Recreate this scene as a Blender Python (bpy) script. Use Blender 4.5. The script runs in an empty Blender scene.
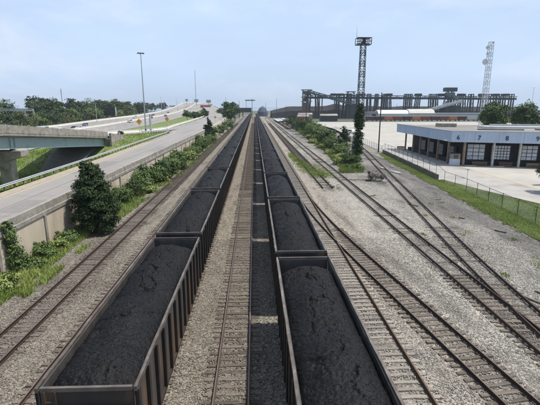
import bpy, bmesh, math, random
import numpy as np
from mathutils import Vector, Matrix
random.seed(7); rng = np.random.default_rng(7)
S = bpy.context.scene
COL = S.collection
PI = math.pi

# ------------------------------------------------------------------ camera, world, sun, exposure
cam_d = bpy.data.cameras.new('camera'); cam = bpy.data.objects.new('camera', cam_d); COL.objects.link(cam)
cam_d.sensor_width = 36; cam_d.lens = 27.33; cam_d.clip_end = 12000; cam_d.clip_start = .2
cam.location = (0, 0, 12.4)
cam.rotation_euler = (math.radians(90 - 13.11), 0, math.radians(-2.11))
S.camera = cam
S.view_settings.view_transform = 'Standard'; S.view_settings.look = 'None'
S.view_settings.gamma = 1; S.view_settings.exposure = 0.06
SUN_EL = math.radians(68)
W = bpy.data.worlds.new('World'); S.world = W; W.use_nodes = True
wt = W.node_tree; wt.nodes.clear()
def wn(t, **k):
    n = wt.nodes.new(t)
    for a, b in k.items(): setattr(n, a, b)
    return n
sky = wn('ShaderNodeTexSky', sky_type='NISHITA', sun_disc=False)
sky.sun_elevation = SUN_EL; sky.sun_rotation = math.radians(90)
sky.altitude = 0; sky.air_density = 1.0; sky.dust_density = 2.5; sky.ozone_density = 1.5
bg = wn('ShaderNodeBackground'); bg.inputs[1].default_value = 0.10
out = wn('ShaderNodeOutputWorld')
tc = wn('ShaderNodeTexCoord')
mp = wn('ShaderNodeMapping'); mp.inputs['Scale'].default_value = (1.0, 1.0, 3.2)
wt.links.new(tc.outputs['Generated'], mp.inputs[0])
nz = wn('ShaderNodeTexNoise'); nz.inputs['Scale'].default_value = 2.1; nz.inputs['Detail'].default_value = 7; nz.inputs['Roughness'].default_value = .55
wt.links.new(mp.outputs[0], nz.inputs['Vector'])
rp = wn('ShaderNodeMapRange'); rp.inputs[1].default_value = .42; rp.inputs[2].default_value = .72; rp.inputs[3].default_value = .76; rp.inputs[4].default_value = .97
wt.links.new(nz.outputs[0], rp.inputs[0])
mx = wn('ShaderNodeMix', data_type='RGBA')
sxyz = wn('ShaderNodeSeparateXYZ'); wt.links.new(tc.outputs['Generated'], sxyz.inputs[0])
el = wn('ShaderNodeMapRange', interpolation_type='SMOOTHSTEP'); el.inputs[1].default_value = .2; el.inputs[2].default_value = .85; el.inputs[3].default_value = 1.0; el.inputs[4].default_value = .28; wt.links.new(sxyz.outputs[2], el.inputs[0])  # haze cut in the unseen upper sky so shadows stay darker
mm = wn('ShaderNodeMath', operation='MULTIPLY'); wt.links.new(rp.outputs[0], mm.inputs[0]); wt.links.new(el.outputs[0], mm.inputs[1])
wt.links.new(mm.outputs[0], mx.inputs[0]); wt.links.new(sky.outputs[0], mx.inputs[6])
mx.inputs[7].default_value = (6.4, 8.15, 10.9, 1)
nz2 = wn('ShaderNodeTexNoise'); nz2.inputs['Scale'].default_value = 3.3; nz2.inputs['Detail'].default_value = 9; nz2.inputs['Roughness'].default_value = .58; nz2.inputs['Distortion'].default_value = .4
mp2 = wn('ShaderNodeMapping'); mp2.inputs['Scale'].default_value = (1.0, 1.0, 2.6); mp2.inputs['Location'].default_value = (.35, .1, .6); wt.links.new(tc.outputs['Generated'], mp2.inputs[0]); wt.links.new(mp2.outputs[0], nz2.inputs['Vector'])
rp2 = wn('ShaderNodeMapRange'); rp2.inputs[1].default_value = .48; rp2.inputs[2].default_value = .72; rp2.inputs[3].default_value = 0; rp2.inputs[4].default_value = .6; wt.links.new(nz2.outputs[0], rp2.inputs[0])
mx2 = wn('ShaderNodeMix', data_type='RGBA'); wt.links.new(rp2.outputs[0], mx2.inputs[0]); wt.links.new(mx.outputs[2], mx2.inputs[6]); mx2.inputs[7].default_value = (8.6, 9.2, 10.2, 1)
wt.links.new(mx2.outputs[2], bg.inputs[0]); wt.links.new(bg.outputs[0], out.inputs[0])
sl = bpy.data.lights.new('sun', 'SUN'); sl.energy = 5.0; sl.angle = math.radians(.55); sl.color = (1, .95, .87)
so = bpy.data.objects.new('sun', sl); COL.objects.link(so)
so.rotation_euler = (0, PI/2 - SUN_EL, 0); so.location = (100, 0, 200)

# ------------------------------------------------------------------ numpy value noise
def vn(x, y, s=0):
    x = np.asarray(x, float); y = np.asarray(y, float)
    xi = np.floor(x).astype(np.int64); yi = np.floor(y).astype(np.int64)
    fx = x - xi; fy = y - yi; fx = fx*fx*(3-2*fx); fy = fy*fy*(3-2*fy)
    def h(a, b):
        n = (a*374761393 + b*668265263 + s*1442695041) & 0x7fffffff
        n = ((n ^ (n >> 13))*1274126177) & 0x7fffffff
        return ((n ^ (n >> 16)) & 0xffff)/65535.0
    return (h(xi, yi)*(1-fx)+h(xi+1, yi)*fx)*(1-fy)+(h(xi, yi+1)*(1-fx)+h(xi+1, yi+1)*fx)*fy
def fbm(x, y, s=0, o=4):
    r = 0; a = .5
    for i in range(o): r = r + a*(vn(x, y, s+i)-.5); x = x*2.03+3.1; y = y*2.03+1.7; a *= .5
    return r

# ------------------------------------------------------------------ materials
MC = {}
def mat(name, c1, c2=None, scale=3.0, rough=.85, metal=0.0, bump=0.0, bscale=None, c3=None, s3=.4, t3=(.5, .7), coord='Object', stretch=(1, 1, 1), spec=.5, rnd=0.0, attr=None, mode='noise'):
    """base colour c1..c2 by noise, blotches of c3 by a second noise; rnd: per-object brightness change"""
    if name in MC: return MC[name]
    m = bpy.data.materials.new(name); m.use_nodes = True; t = m.node_tree; N = t.nodes; L = t.links
    p = N['Principled BSDF']; p.inputs['Roughness'].default_value = rough; p.inputs['Metallic'].default_value = metal
    p.inputs['Specular IOR Level'].default_value = spec
    tcn = N.new('ShaderNodeTexCoord'); mpn = N.new('ShaderNodeMapping'); mpn.inputs['Scale'].default_value = stretch
    if coord == 'World':
        g = N.new('ShaderNodeNewGeometry'); L.new(g.outputs['Position'], mpn.inputs[0])
    else: L.new(tcn.outputs[coord], mpn.inputs[0])
    def noise(sc, d=5, r=.6):
        n = N.new('ShaderNodeTexNoise'); n.inputs['Scale'].default_value = sc; n.inputs['Detail'].default_value = d; n.inputs['Roughness'].default_value = r
        L.new(mpn.outputs[0], n.inputs['Vector']); return n
    def mix(f, a, b):
        q = N.new('ShaderNodeMix'); q.data_type = 'RGBA'
        for v, i in ((f, 0), (a, 6), (b, 7)):
            if hasattr(v, 'is_linked'): L.new(v, q.inputs[i])
            elif i == 0: q.inputs[i].default_value = v
            else: q.inputs[i].default_value = (*v, 1)
        return q.outputs[2]
    def ramp(s, a, b):
        q = N.new('ShaderNodeMapRange'); q.inputs[1].default_value = a; q.inputs[2].default_value = b; L.new(s, q.inputs[0]); return q.outputs[0]
    c2 = c2 or tuple(v*.75 for v in c1)
    if mode == 'stones':
        v = N.new('ShaderNodeTexVoronoi'); v.inputs['Scale'].default_value = scale; L.new(mpn.outputs[0], v.inputs['Vector'])
        sx = N.new('ShaderNodeSeparateColor'); L.new(v.outputs['Color'], sx.inputs[0])
        c = mix(sx.outputs[0], c1, c2); hsrc = v.outputs['Distance']
    elif attr:
        a = N.new('ShaderNodeAttribute'); a.attribute_name = attr; c = mix(a.outputs['Fac'], c1, c2); hsrc = None
    else:
        n1 = noise(scale); c = mix(ramp(n1.outputs[0], .3, .7), c1, c2); hsrc = n1.outputs[0]
    if c3:
        n3 = noise(s3, 6, .62); c = mix(ramp(n3.outputs[0], *t3), c, c3)
    if rnd:
        oi = N.new('ShaderNodeObjectInfo'); hs = N.new('ShaderNodeHueSaturation')
        mr = N.new('ShaderNodeMapRange'); mr.inputs[3].default_value = 1-rnd; mr.inputs[4].default_value = 1+rnd
        L.new(oi.outputs['Random'], mr.inputs[0]); L.new(mr.outputs[0], hs.inputs['Value']); L.new(c, hs.inputs['Color']); c = hs.outputs[0]
    L.new(c, p.inputs['Base Color'])
    if bump:
        b = N.new('ShaderNodeBump'); b.inputs['Strength'].default_value = bump; b.inputs['Distance'].default_value = .05
        if bscale or hsrc is None: h = noise(bscale or scale, 4).outputs[0]
        else: h = hsrc
        L.new(h, b.inputs['Height'])
        if mode == 'stones': b.invert = True
        L.new(b.outputs[0], p.inputs['Normal'])
    MC[name] = m; return m

gravel_l = mat('ballast_tan', (.40, .35, .285), (.10, .085, .07), 11, .95, bump=1.0, c3=(.10, .085, .07), s3=.35, t3=(.50, .95), coord='World', mode='stones')
coal_m = mat('coal', (.0092, .0097, .0120), (.0032, .0034, .0042), 17, .6, bump=.8, bscale=12, c3=(.0045, .0047, .0056), s3=1.0, t3=(.46, .76), spec=.22, mode='stones')
lump_m = mat('coal_lump', (.0045, .0047, .0056), (.0145, .0152, .018), attr='tone', rough=.65, spec=.2)
rust_side = mat('car_body_paint', (.030, .026, .024), (.018, .016, .016), 1.6, .6, bump=.05, c3=(.10, .058, .032), s3=1.1, t3=(.52, .75), stretch=(1, 1, .35), rnd=.2)
panel_m = mat('car_panel_paint', (.072, .065, .06), (.036, .032, .03), 1.4, .65, bump=.05, c3=(.13, .075, .04), s3=.9, t3=(.5, .72), stretch=(1, 1, .3), rnd=.25)
inner_m = mat('car_inner_steel', (.105, .098, .09), (.05, .047, .044), 2.2, .5, metal=.2, bump=.05, c3=(.05, .05, .055), s3=1.4, t3=(.45, .7), stretch=(1, 1, .4), rnd=.15)
rim_m = mat('worn_rim_steel', (.235, .21, .18), (.095, .08, .068), 3, .45, metal=.3, c3=(.07, .05, .04), s3=.9, t3=(.42, .72), rnd=.2)
end_m = mat('end_rim_steel', (.12, .105, .095), (.06, .052, .047), 2, .55, metal=.2, c3=(.16, .13, .11), s3=1.1, t3=(.5, .75), rnd=.3)
black_m = mat('undercarriage_black', (.02, .018, .016), (.035, .026, .02), 4, .8)
wheel_m = mat('wheel_steel', (.07, .06, .055), (.04, .03, .025), 5, .55, metal=.5)
tie_m = mat('creosoted_tie', (.125, .10, .08), (.075, .06, .048), 6, .95, bump=.6, bscale=22, stretch=(.35, 1, 1), rnd=.4, c3=(.21, .18, .145), s3=1.6, t3=(.42, .75))
tie_pale = mat('weathered_tie', (.27, .25, .22), (.17, .15, .13), 6, .95, bump=.6, bscale=22, stretch=(.35, 1, 1), rnd=.3, c3=(.10, .075, .06), s3=1.5, t3=(.55, .8))
rail_m = mat('rail_steel_rust', (.075, .045, .034), (.045, .030, .024), 4, .6, metal=.3, stretch=(1, .2, 1), rnd=.25)
rail_shiny = mat('rail_head_polished', (.30, .24, .20), (.16, .11, .085), 3, .4, metal=.6, stretch=(1, .15, 1))
rail_orange = mat('rail_fresh_rust', (.125, .075, .045), (.08, .05, .033), 4, .7, stretch=(1, .2, 1))
concrete_m = mat('concrete_pale', (.55, .48, .375), (.43, .365, .28), .8, .9, bump=.15, bscale=12, c3=(.25, .19, .13), s3=.6, t3=(.5, .82), coord='World', stretch=(1, 1, .25))
barrier_m = mat('barrier_concrete', (.35, .325, .28), (.22, .20, .17), 1.1, .9, bump=.2, bscale=9, c3=(.125, .11, .09), s3=1.3, t3=(.48, .75), coord='World')
lot_m = mat('lot_concrete', (.41, .392, .355), (.325, .31, .28), .25, .9, bump=.1, bscale=8, c3=(.31, .29, .26), s3=.07, t3=(.5, .7), coord='World')
asphalt_m = mat('road_surface', (.265, .25, .24), (.22, .21, .20), .6, .9, bump=.12, bscale=20, c3=(.165, .158, .15), s3=.35, t3=(.5, .8), coord='World', stretch=(1, .06, 1))
hwy_m = mat('highway_surface', (.235, .222, .205), (.19, .18, .17), .3, .9, c3=(.31, .28, .25), s3=.1, t3=(.5, .7), coord='World', stretch=(1, .1, 1))
white_m = mat('white_road_paint', (.74, .74, .70), (.58, .57, .53), 3, .7, coord='World')
yellow_m = mat('yellow_road_paint', (.58, .44, .18), (.45, .35, .17), 3, .7, coord='World')
shoulder_m = mat('gravel_shoulder', (.36, .32, .255), (.25, .22, .17), 1.5, .95, bump=.4, bscale=14, coord='World')
soil_m = mat('grass_base', (.15, .20, .058), (.10, .145, .042), .5, .95, bump=.4, bscale=6, c3=(.20, .19, .085), s3=.12, t3=(.52, .75), coord='World')
verge_m = mat('verge_soil', (.095, .13, .04), (.07, .095, .032), .6, .95, bump=.4, bscale=6, c3=(.17, .16, .08), s3=.25, t3=(.52, .75), coord='World')
far_m = mat('far_land', (.05, .07, .035), (.10, .10, .07), .02, .95, coord='World')
galv_m = mat('galvanised_steel', (.52, .54, .55), (.40, .42, .43), 2, .5, metal=.4)
teal_m = mat('girder_teal_paint', (.28, .37, .355), (.235, .315, .30), .8, .55, c3=(.13, .16, .15), s3=.5, t3=(.55, .8), coord='World')
fascia_m = mat('fascia_blue_paint', (.42, .50, .62), (.35, .425, .53), .6, .6, c3=(.27, .33, .42), s3=.35, t3=(.55, .85), coord='World', stretch=(1, 1, .3))
roof_m = mat('flat_roof_felt', (.22, .205, .185), (.15, .14, .13), .15, .9, c3=(.33, .31, .28), s3=.08, t3=(.5, .7), coord='World')
dark_m = mat('interior_shade', (.022, .022, .024), (.014, .014, .016), 1, .85)  # near-black stands in for the shade inside dock bays and doorway
door_m = mat('dock_door_white', (.66, .68, .70), (.52, .54, .57), 1.5, .6, c3=(.26, .26, .26), s3=1.2, t3=(.55, .75))
rustpost_m = mat('rusty_post', (.30, .235, .175), (.18, .11, .075), 1.2, .8, bump=.2)
palepost_m = mat('pale_post', (.52, .50, .46), (.38, .35, .31), 1.2, .75)
wood_m = mat('grey_timber', (.17, .125, .085), (.10, .075, .05), 3, .9, bump=.3, stretch=(4, 4, .4))
pole_m = mat('pole_timber_dark', (.05, .038, .03), (.032, .025, .02), 3, .9, stretch=(5, 5, .3))
steel_d = mat('terminal_steel', (.035, .047, .052), (.022, .029, .033), .4, .6)
steel_g = mat('terminal_green', (.10, .145, .135), (.06, .09, .085), .3, .6)
berm_m = mat('stockpile', (.030, .031, .036), (.018, .018, .021), .2, .9, bump=.5, bscale=1.5, coord='World')
tower_m = mat('tower_black', (.03, .035, .038), (.02, .022, .025), 1, .5, metal=.3)
pale_m = mat('pale_metal', (.55, .56, .55), (.42, .43, .43), 1, .5)
red_m = mat('brick_red_paint', (.22, .055, .04), (.14, .035, .03), .5, .7, rnd=.3)
orange_m = mat('orange_paint', (.48, .16, .05), (.32, .10, .04), .5, .7, rnd=.3)
maroon_m = mat('maroon_paint', (.10, .03, .035), (.07, .022, .025), .5, .7, rnd=.3)
blue_sign = mat('sign_blue', (.02, .10, .42), (.02, .08, .36), .5, .5)
sign_or = mat('sign_amber', (.85, .42, .03), (.75, .36, .03), .5, .5)
glass_m = mat('dark_glass', (.02, .024, .03), (.015, .018, .02), 1, .08, spec=.8)
rubber_m = mat('tyre_rubber', (.02, .02, .02), (.015, .015, .015), 2, .9)
char_m = mat('black_lettering', (.02, .022, .03), (.02, .022, .03), 1, .7)
bark_m = mat('bark', (.075, .055, .04), (.04, .03, .022), 3, .95, bump=.6, bscale=9)
def leaf(name, a, b): return mat(name, a, b, attr='tone', rough=.75, spec=.2)
lf_cedar = leaf('cedar_foliage', (.012, .026, .013), (.048, .075, .026))
lf_dark = leaf('dark_foliage', (.022, .046, .018), (.080, .122, .040))
lf_mid = leaf('mid_foliage', (.044, .084, .028), (.155, .21, .072))
lf_light = leaf('light_foliage', (.115, .175, .05), (.29, .33, .115))
lf_far = leaf('far_foliage', (.026, .046, .024), (.072, .10, .045))
lf_olive = leaf('olive_foliage', (.06, .075, .03), (.12, .13, .05))
lf_grass = leaf('grass_blades', (.14, .21, .042), (.30, .36, .105))
lf_lawn = leaf('lawn_blades', (.20, .26, .065), (.37, .42, .15))
lf_dry = leaf('dry_weeds', (.075, .075, .055), (.165, .16, .125))

# ------------------------------------------------------------------ object helpers
def tag(o, label=None, cat=None, group=None, kind=None):
    if label: o['label'] = label
    if cat: o['category'] = cat
    if group: o['group'] = group
    if kind: o['kind'] = kind
    return o
def empty(name, loc=(0, 0, 0), rz=0, label=None, cat=None, group=None):
    o = bpy.data.objects.new(name, None); COL.objects.link(o); o.location = loc; o.rotation_euler.z = rz
    o.empty_display_size = .3
    return tag(o, label, cat, group)
class MB:
    def __init__(s): s.v = []; s.f = []
    def add(s, vs, fs):
        n = len(s.v); s.v += [tuple(v) for v in vs]; s.f += [tuple(i+n for i in f) for f in fs]; return s
    def box(s, x0, x1, y0, y1, z0, z1):
        vs = [(x, y, z) for z in (z0, z1) for x, y in ((x0, y0), (x1, y0), (x1, y1), (x0, y1))]
        return s.add(vs, [(3, 2, 1, 0), (4, 5, 6, 7), (0, 1, 5, 4), (1, 2, 6, 5), (2, 3, 7, 6), (3, 0, 4, 7)])
    def bar(s, p, q, w, h=None, up=(0, 0, 1)):
        """square bar from p to q, width w, height h"""
        h = h or w; p = Vector(p); q = Vector(q); d = (q-p).normalized(); u = Vector(up)
        if abs(d.dot(u)) > .98: u = Vector((0, 1, 0))
        r = d.cross(u).normalized(); u = r.cross(d).normalized(); vs = []
        for c in (p, q):
            for a, b in ((-1, -1), (1, -1), (1, 1), (-1, 1)): vs.append(c + r*(a*w/2) + u*(b*h/2))
        return s.add(vs, [(3, 2, 1, 0), (4, 5, 6, 7), (0, 1, 5, 4), (1, 2, 6, 5), (2, 3, 7, 6), (3, 0, 4, 7)])
    def tube(s, p, q, r0, r1=None, n=8):
        r1 = r0 if r1 is None else r1; p = Vector(p); q = Vector(q); d = (q-p).normalized()
        u = Vector((0, 0, 1)) if abs(d.z) < .9 else Vector((1, 0, 0)); a = d.cross(u).normalized(); b = d.cross(a)
        vs = []
        for c, r in ((p, r0), (q, r1)):
            for i in range(n): t = 2*PI*i/n; vs.append(c + a*(r*math.cos(t)) + b*(r*math.sin(t)))
        fs = [(i, (i+1) % n, n+(i+1) % n, n+i) for i in range(n)] + [tuple(range(n-1, -1, -1)), tuple(range(n, 2*n))]
        return s.add(vs, fs)
    def loft(s, secs, close=True, caps=True):
        n = len(secs[0]); vs = [v for c in secs for v in c]; fs = []
        for k in range(len(secs)-1):
            for i in range(n if close else n-1): j = (i+1) % n; fs.append((k*n+i, k*n+j, (k+1)*n+j, (k+1)*n+i))
        if close and caps: fs += [tuple(range(n-1, -1, -1)), tuple(range((len(secs)-1)*n, len(secs)*n))]
        return s.add(vs, fs)
    def mesh(s, name, m, smooth=False):
        me = bpy.data.meshes.new(name); me.from_pydata(s.v, [], s.f); me.materials.append(m)
        bm = bmesh.new(); bm.from_mesh(me); bmesh.ops.recalc_face_normals(bm, faces=bm.faces); bm.to_mesh(me); bm.free()
        if smooth: me.polygons.foreach_set('use_smooth', [True]*len(me.polygons))
        return me
    def build(s, name, m, parent=None, smooth=False, loc=None):
        o = bpy.data.objects.new(name, s.mesh(name, m, smooth)); COL.objects.link(o)
        if parent: o.parent = parent
        if loc: o.location = loc
        return o
def inst(name, me, parent=None, loc=(0, 0, 0), rot=(0, 0, 0)):
    o = bpy.data.objects.new(name, me); COL.objects.link(o); o.location = loc; o.rotation_euler = rot
    if parent: o.parent = parent
    return o
KIDS = {}
def copy_tree(o, parent=None):
    c = o.copy(); COL.objects.link(c)
    if parent: c.parent = parent
    for ch in list(o.children): copy_tree(ch, c)
    return c
def npmesh(name, v, f, m, tone=None, smooth=False):
    """v Nx3, f MxK (all quads or all tris)"""
    me = bpy.data.meshes.new(name); v = np.asarray(v, np.float32); f = np.asarray(f, np.int32); k = f.shape[1]
    me.vertices.add(len(v)); me.vertices.foreach_set('co', v.ravel())
    me.loops.add(f.size); me.loops.foreach_set('vertex_index', f.ravel())
    me.polygons.add(len(f)); me.polygons.foreach_set('loop_start', np.arange(0, f.size, k, dtype=np.int32))
    me.polygons.foreach_set('loop_total', np.full(len(f), k, np.int32))
    if smooth: me.polygons.foreach_set('use_smooth', np.ones(len(f), bool))
    if tone is not None:
        a = me.attributes.new('tone', 'FLOAT', 'POINT'); a.data.foreach_set('value', np.asarray(tone, np.float32))
    me.materials.append(m); me.update(calc_edges=True); return me
def grid(name, xs, ys, hf, m, kind='structure', smooth=True):
    X, Y = np.meshgrid(xs, ys); Z = hf(X, Y)
    nx, ny = len(xs), len(ys); v = np.stack([X, Y, Z], -1).reshape(-1, 3)
    i = np.arange(nx*ny).reshape(ny, nx); f = np.stack([i[:-1, :-1], i[:-1, 1:], i[1:, 1:], i[1:, :-1]], -1).reshape(-1, 4)
    return tag(inst(name, npmesh(name, v, f, m, smooth=smooth)), kind=kind)
def ribbon(name, L, R, m, dz=0.0, kind='structure', parent=None):
    """sheet between two 3-D polylines of equal length"""
    b = MB(); n = len(L)
    vs = [(x, y, z+dz) for x, y, z in L] + [(x, y, z+dz) for x, y, z in R]
    b.add(vs, [(i, n+i, n+i+1, i+1) for i in range(n-1)])
    o = b.build(name, m, parent)
    if kind and not parent: tag(o, kind=kind)
    return o
def lerp_tab(tab):
    k = [t[0] for t in tab]
    def f(y): return tuple(float(np.interp(y, k, [t[i] for t in tab])) for i in range(1, len(tab[0])))
    return f

# ------------------------------------------------------------------ foliage
def leaf_quads(c, out, size, tone, flat=.35):
    n = len(c); nrm = out + rng.normal(0, .55, (n, 3)); nrm[:, 2] += flat; nrm /= np.linalg.norm(nrm, axis=1, keepdims=True)+1e-9
    r = rng.normal(0, 1, (n, 3)); a = np.cross(nrm, r); a /= np.linalg.norm(a, axis=1, keepdims=True)+1e-9; b = np.cross(nrm, a)
    s = (size*rng.uniform(.55, 1.3, n))[:, None]
    v = np.stack([c-a*s, c+b*s*.55, c+a*s, c-b*s*.55], 1)
    v[:, 2] -= nrm*s*.15
    return v.reshape(-1, 3), np.arange(4*n).reshape(-1, 4), np.repeat(tone, 4)
def crown_mesh(name, blobs, n, size, m, clump=.35, per=22, low=-.5):
    """leaf-sized quads in clumps spread through the outer half of several ellipsoids"""
    w = np.array([b[3]*b[4]+b[4]*b[5]+b[3]*b[5] for b in blobs]); w = w/w.sum()
    nc = max(6, n//per); cs = []; os_ = []
    k = rng.choice(len(blobs), nc, p=w)
    d = rng.normal(0, 1, (nc, 3)); d /= np.linalg.norm(d, axis=1, keepdims=True)
    d[:, 2] = np.where(d[:, 2] < low, -d[:, 2]*.5, d[:, 2])
    B = np.array(blobs); rad = rng.uniform(.55, 1.08, nc)**.7
    C = B[k, :3] + d*B[k, 3:6]*rad[:, None]
    ct = rng.uniform(0, 1, nc)
    idx = np.repeat(np.arange(nc), per)
    cr = clump*B[k, 3:6].mean(1)
    p = C[idx] + rng.normal(0, 1, (len(idx), 3))*(cr[idx]*.5)[:, None]*np.array([1, 1, .6])
    tone = np.clip(ct[idx]*.65 + rng.uniform(0, .45, len(idx)), 0, 1)
    v, f, t = leaf_quads(p, d[idx], size, tone)
    return npmesh(name, v, f, m, t)
def trunk_mesh(h, r, limbs=5, spread=1.0, lean=0.0):
    b = MB(); b.tube((0, 0, -.3), (lean*.4, 0, h*.55), r, r*.7); b.tube((lean*.4, 0, h*.55), (lean, 0, h*.95), r*.7, r*.25)
    for i in range(limbs):
        a = 2*PI*i/limbs + random.random(); z = h*random.uniform(.35, .7)
        b.tube((lean*z/h, 0, z), (lean*z/h+math.cos(a)*spread, math.sin(a)*spread, z+h*random.uniform(.12, .3)), r*.4, r*.12, 6)
    return b.mesh('trunk', bark_m)
def tree(name, x, y, z, h, w, m, label, cat, group=None, n=2500, size=.22, shape='round', lobes=7, th=None, seed=None):
    rs = random.Random(seed if seed is not None else x*13.1+y*7.7)
    if shape == 'round':
        bl = [(0, 0, h*.62, w*.40, w*.40, h*.33)]
        for i in range(lobes):
            a = rs.uniform(0, 2*PI); q = rs.uniform(.2, .36)*w; zz = h*rs.uniform(.4, .84)
            s = rs.uniform(.14, .25)*w; bl.append((math.cos(a)*q, math.sin(a)*q, zz, s*1.15, s*1.15, s*.95))
    elif shape == 'cone':
        bl = []
        for i in range(lobes+6):
            t = (i+.5)/(lobes+6); a = rs.uniform(0, 2*PI); rr = w*.5*(1-t)**.55*(.75+.25*min(1, t*6)); s = rr*.62
            bl.append((math.cos(a)*rr*.45, math.sin(a)*rr*.45, h*(.06+.88*t), s, s, h*.09+s*.3))
    elif shape == 'cedar':
        bl = []
        for i in range(lobes):
            t = (i+.5)/lobes; a = i*2.4+rs.uniform(-.4, .4); rr = w*.5*min(1, (1.10-t)**.55)*min(1, .72+t*.9); s = rr*rs.uniform(.42, .6)
            bl.append((math.cos(a)*rr*.55, math.sin(a)*rr*.55, h*(.07+.85*t), s, s, h*.085+s*.15))
    elif shape == 'column':
        bl = [(rs.uniform(-.12, .12)*w, rs.uniform(-.12, .12)*w, h*(.12+.86*(i+.5)/10), w*.5*rs.uniform(.75, 1.05)*(1 if i < 8 else .8), w*.5*rs.uniform(.75, 1.05), h*.085) for i in range(10)]
    else:  # bush: crown reaches the ground
        bl = [(0, 0, h*.42, w*.42, w*.42, h*.5)]
        for i in range(lobes):
            a = rs.uniform(0, 2*PI); q = rs.uniform(.15, .38)*w; s = rs.uniform(.14, .26)*w
            bl.append((math.cos(a)*q, math.sin(a)*q, h*rs.uniform(.18, .75), s, s, min(s, h*.35)))
    t = empty(name, (x, y, z), 0, label, cat, group)
    inst('crown', crown_mesh('crown', bl, n, size, m), t)
    inst('trunk', trunk_mesh(th or h*.8, max(.05, min(.4, h*.022)), 5 if shape != 'column' else 0, w*.22), t)
    return t
def blades(name, pts, h, m, w=.03):
    n = len(pts); a = rng.uniform(0, 2*PI, n); hh = h*rng.uniform(.45, 1.25, n); lean = rng.normal(0, .35, (n, 2))*hh[:, None]
    d = np.stack([np.cos(a), np.sin(a), np.zeros(n)], 1)*w
    tip = pts + np.stack([lean[:, 0], lean[:, 1], hh], 1)
    v = np.stack([pts-d, pts+d, tip], 1).reshape(-1, 3)
    tone = np.clip(.5+1.6*fbm(pts[:, 0]*.35, pts[:, 1]*.35, 5)+rng.uniform(-.25, .25, n), 0, 1)
    return npmesh(name, v, np.arange(3*n).reshape(-1, 3), m, np.repeat(tone, 3))

# ================================================================== SETTING
def yard_material():
    m = bpy.data.materials.new('yard_gravel'); m.use_nodes = True; t = m.node_tree; N = t.nodes; L = t.links
    p = N['Principled BSDF']; p.inputs['Roughness'].default_value = .95; p.inputs['Specular IOR Level'].default_value = .2
    g = N.new('ShaderNodeNewGeometry'); sp = N.new('ShaderNodeSeparateXYZ'); L.new(g.outputs['Position'], sp.inputs[0])
    def noise(sc, d=5, vec=None, r=.6):
        n = N.new('ShaderNodeTexNoise'); n.inputs['Scale'].default_value = sc; n.inputs['Detail'].default_value = d; n.inputs['Roughness'].default_value = r
        L.new(vec or g.outputs['Position'], n.inputs['Vector']); return n.outputs[0]
    def math_(op, a, b):
        q = N.new('ShaderNodeMath'); q.operation = op
        for i, v in enumerate((a, b)):
            if hasattr(v, 'is_linked'): L.new(v, q.inputs[i])
            else: q.inputs[i].default_value = v
        return q.outputs[0]
    w = math_('MULTIPLY', math_('SUBTRACT', noise(.5), .5), 2.6)
    x = math_('ADD', sp.outputs[0], w)
    mr = N.new('ShaderNodeMapRange'); mr.inputs[1].default_value = -20; mr.inputs[2].default_value = 40; L.new(x, mr.inputs[0])
    cr = N.new('ShaderNodeValToRGB'); e = cr.color_ramp.elements
    stops = [(-20, (.20, .182, .15)), (-15.6, (.22, .20, .17)), (-11.6, (.215, .195, .163)), (-3, (.225, .20, .165)), (.6, (.23, .207, .172)), (5.0, (.26, .24, .205)), (7.0, (.35, .325, .285)), (9, (.30, .27, .23)), (13.5, (.335, .315, .28)), (17, (.295, .28, .25)), (22, (.33, .315, .285)), (27, (.28, .27, .248)), (34, (.25, .235, .21))]
    while len(e) < len(stops): e.new(.5)
    for i, (xx, c) in enumerate(stops): e[i].position = (xx+20)/60; e[i].color = (*c, 1)
    L.new(mr.outputs[0], cr.inputs[0])
    v = N.new('ShaderNodeTexVoronoi'); v.inputs['Scale'].default_value = 14; v.inputs['Randomness'].default_value = 1; L.new(g.outputs['Position'], v.inputs['Vector'])
    sc = N.new('ShaderNodeSeparateColor'); L.new(v.outputs['Color'], sc.inputs[0])
    m1 = N.new('ShaderNodeMapRange'); m1.inputs[3].default_value = .38; m1.inputs[4].default_value = 1.5; L.new(sc.outputs[0], m1.inputs[0])
    at_ = N.new('ShaderNodeAttribute'); at_.attribute_name = 'dirt'
    md = N.new('ShaderNodeMix'); md.data_type = 'RGBA'; L.new(at_.outputs['Fac'], md.inputs[0]); L.new(cr.outputs[0], md.inputs[6]); md.inputs[7].default_value = (.105, .098, .09, 1)
    # dirt, oil and coal dust in patches drawn out along the tracks
    mp_ = N.new('ShaderNodeMapping'); mp_.inputs['Scale'].default_value = (1, .28, 1); L.new(g.outputs['Position'], mp_.inputs[0])
    nb = noise(.55, 6, mp_.outputs[0], .66)
    m2 = N.new('ShaderNodeMapRange'); m2.inputs[1].default_value = .52; m2.inputs[2].default_value = .76; m2.inputs[3].default_value = 1; m2.inputs[4].default_value = .34; L.new(nb, m2.inputs[0])
    nf = noise(2.2, 5); m3 = N.new('ShaderNodeMapRange'); m3.inputs[1].default_value = .3; m3.inputs[2].default_value = .7; m3.inputs[3].default_value = .78; m3.inputs[4].default_value = 1.14; L.new(nf, m3.inputs[0])
    k = math_('MULTIPLY', math_('MULTIPLY', m1.outputs[0], m2.outputs[0]), m3.outputs[0])
    mul = N.new('ShaderNodeVectorMath'); mul.operation = 'SCALE'; L.new(md.outputs[2], mul.inputs[0]); L.new(k, mul.inputs['Scale'])
    L.new(mul.outputs[0], p.inputs['Base Color'])
    b = N.new('ShaderNodeBump'); b.inputs['Strength'].default_value = 1; b.inputs['Distance'].default_value = .05; b.invert = True
    L.new(v.outputs['Distance'], b.inputs['Height']); L.new(b.outputs[0], p.inputs['Normal'])
    return m
yard_m = yard_material()

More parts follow.
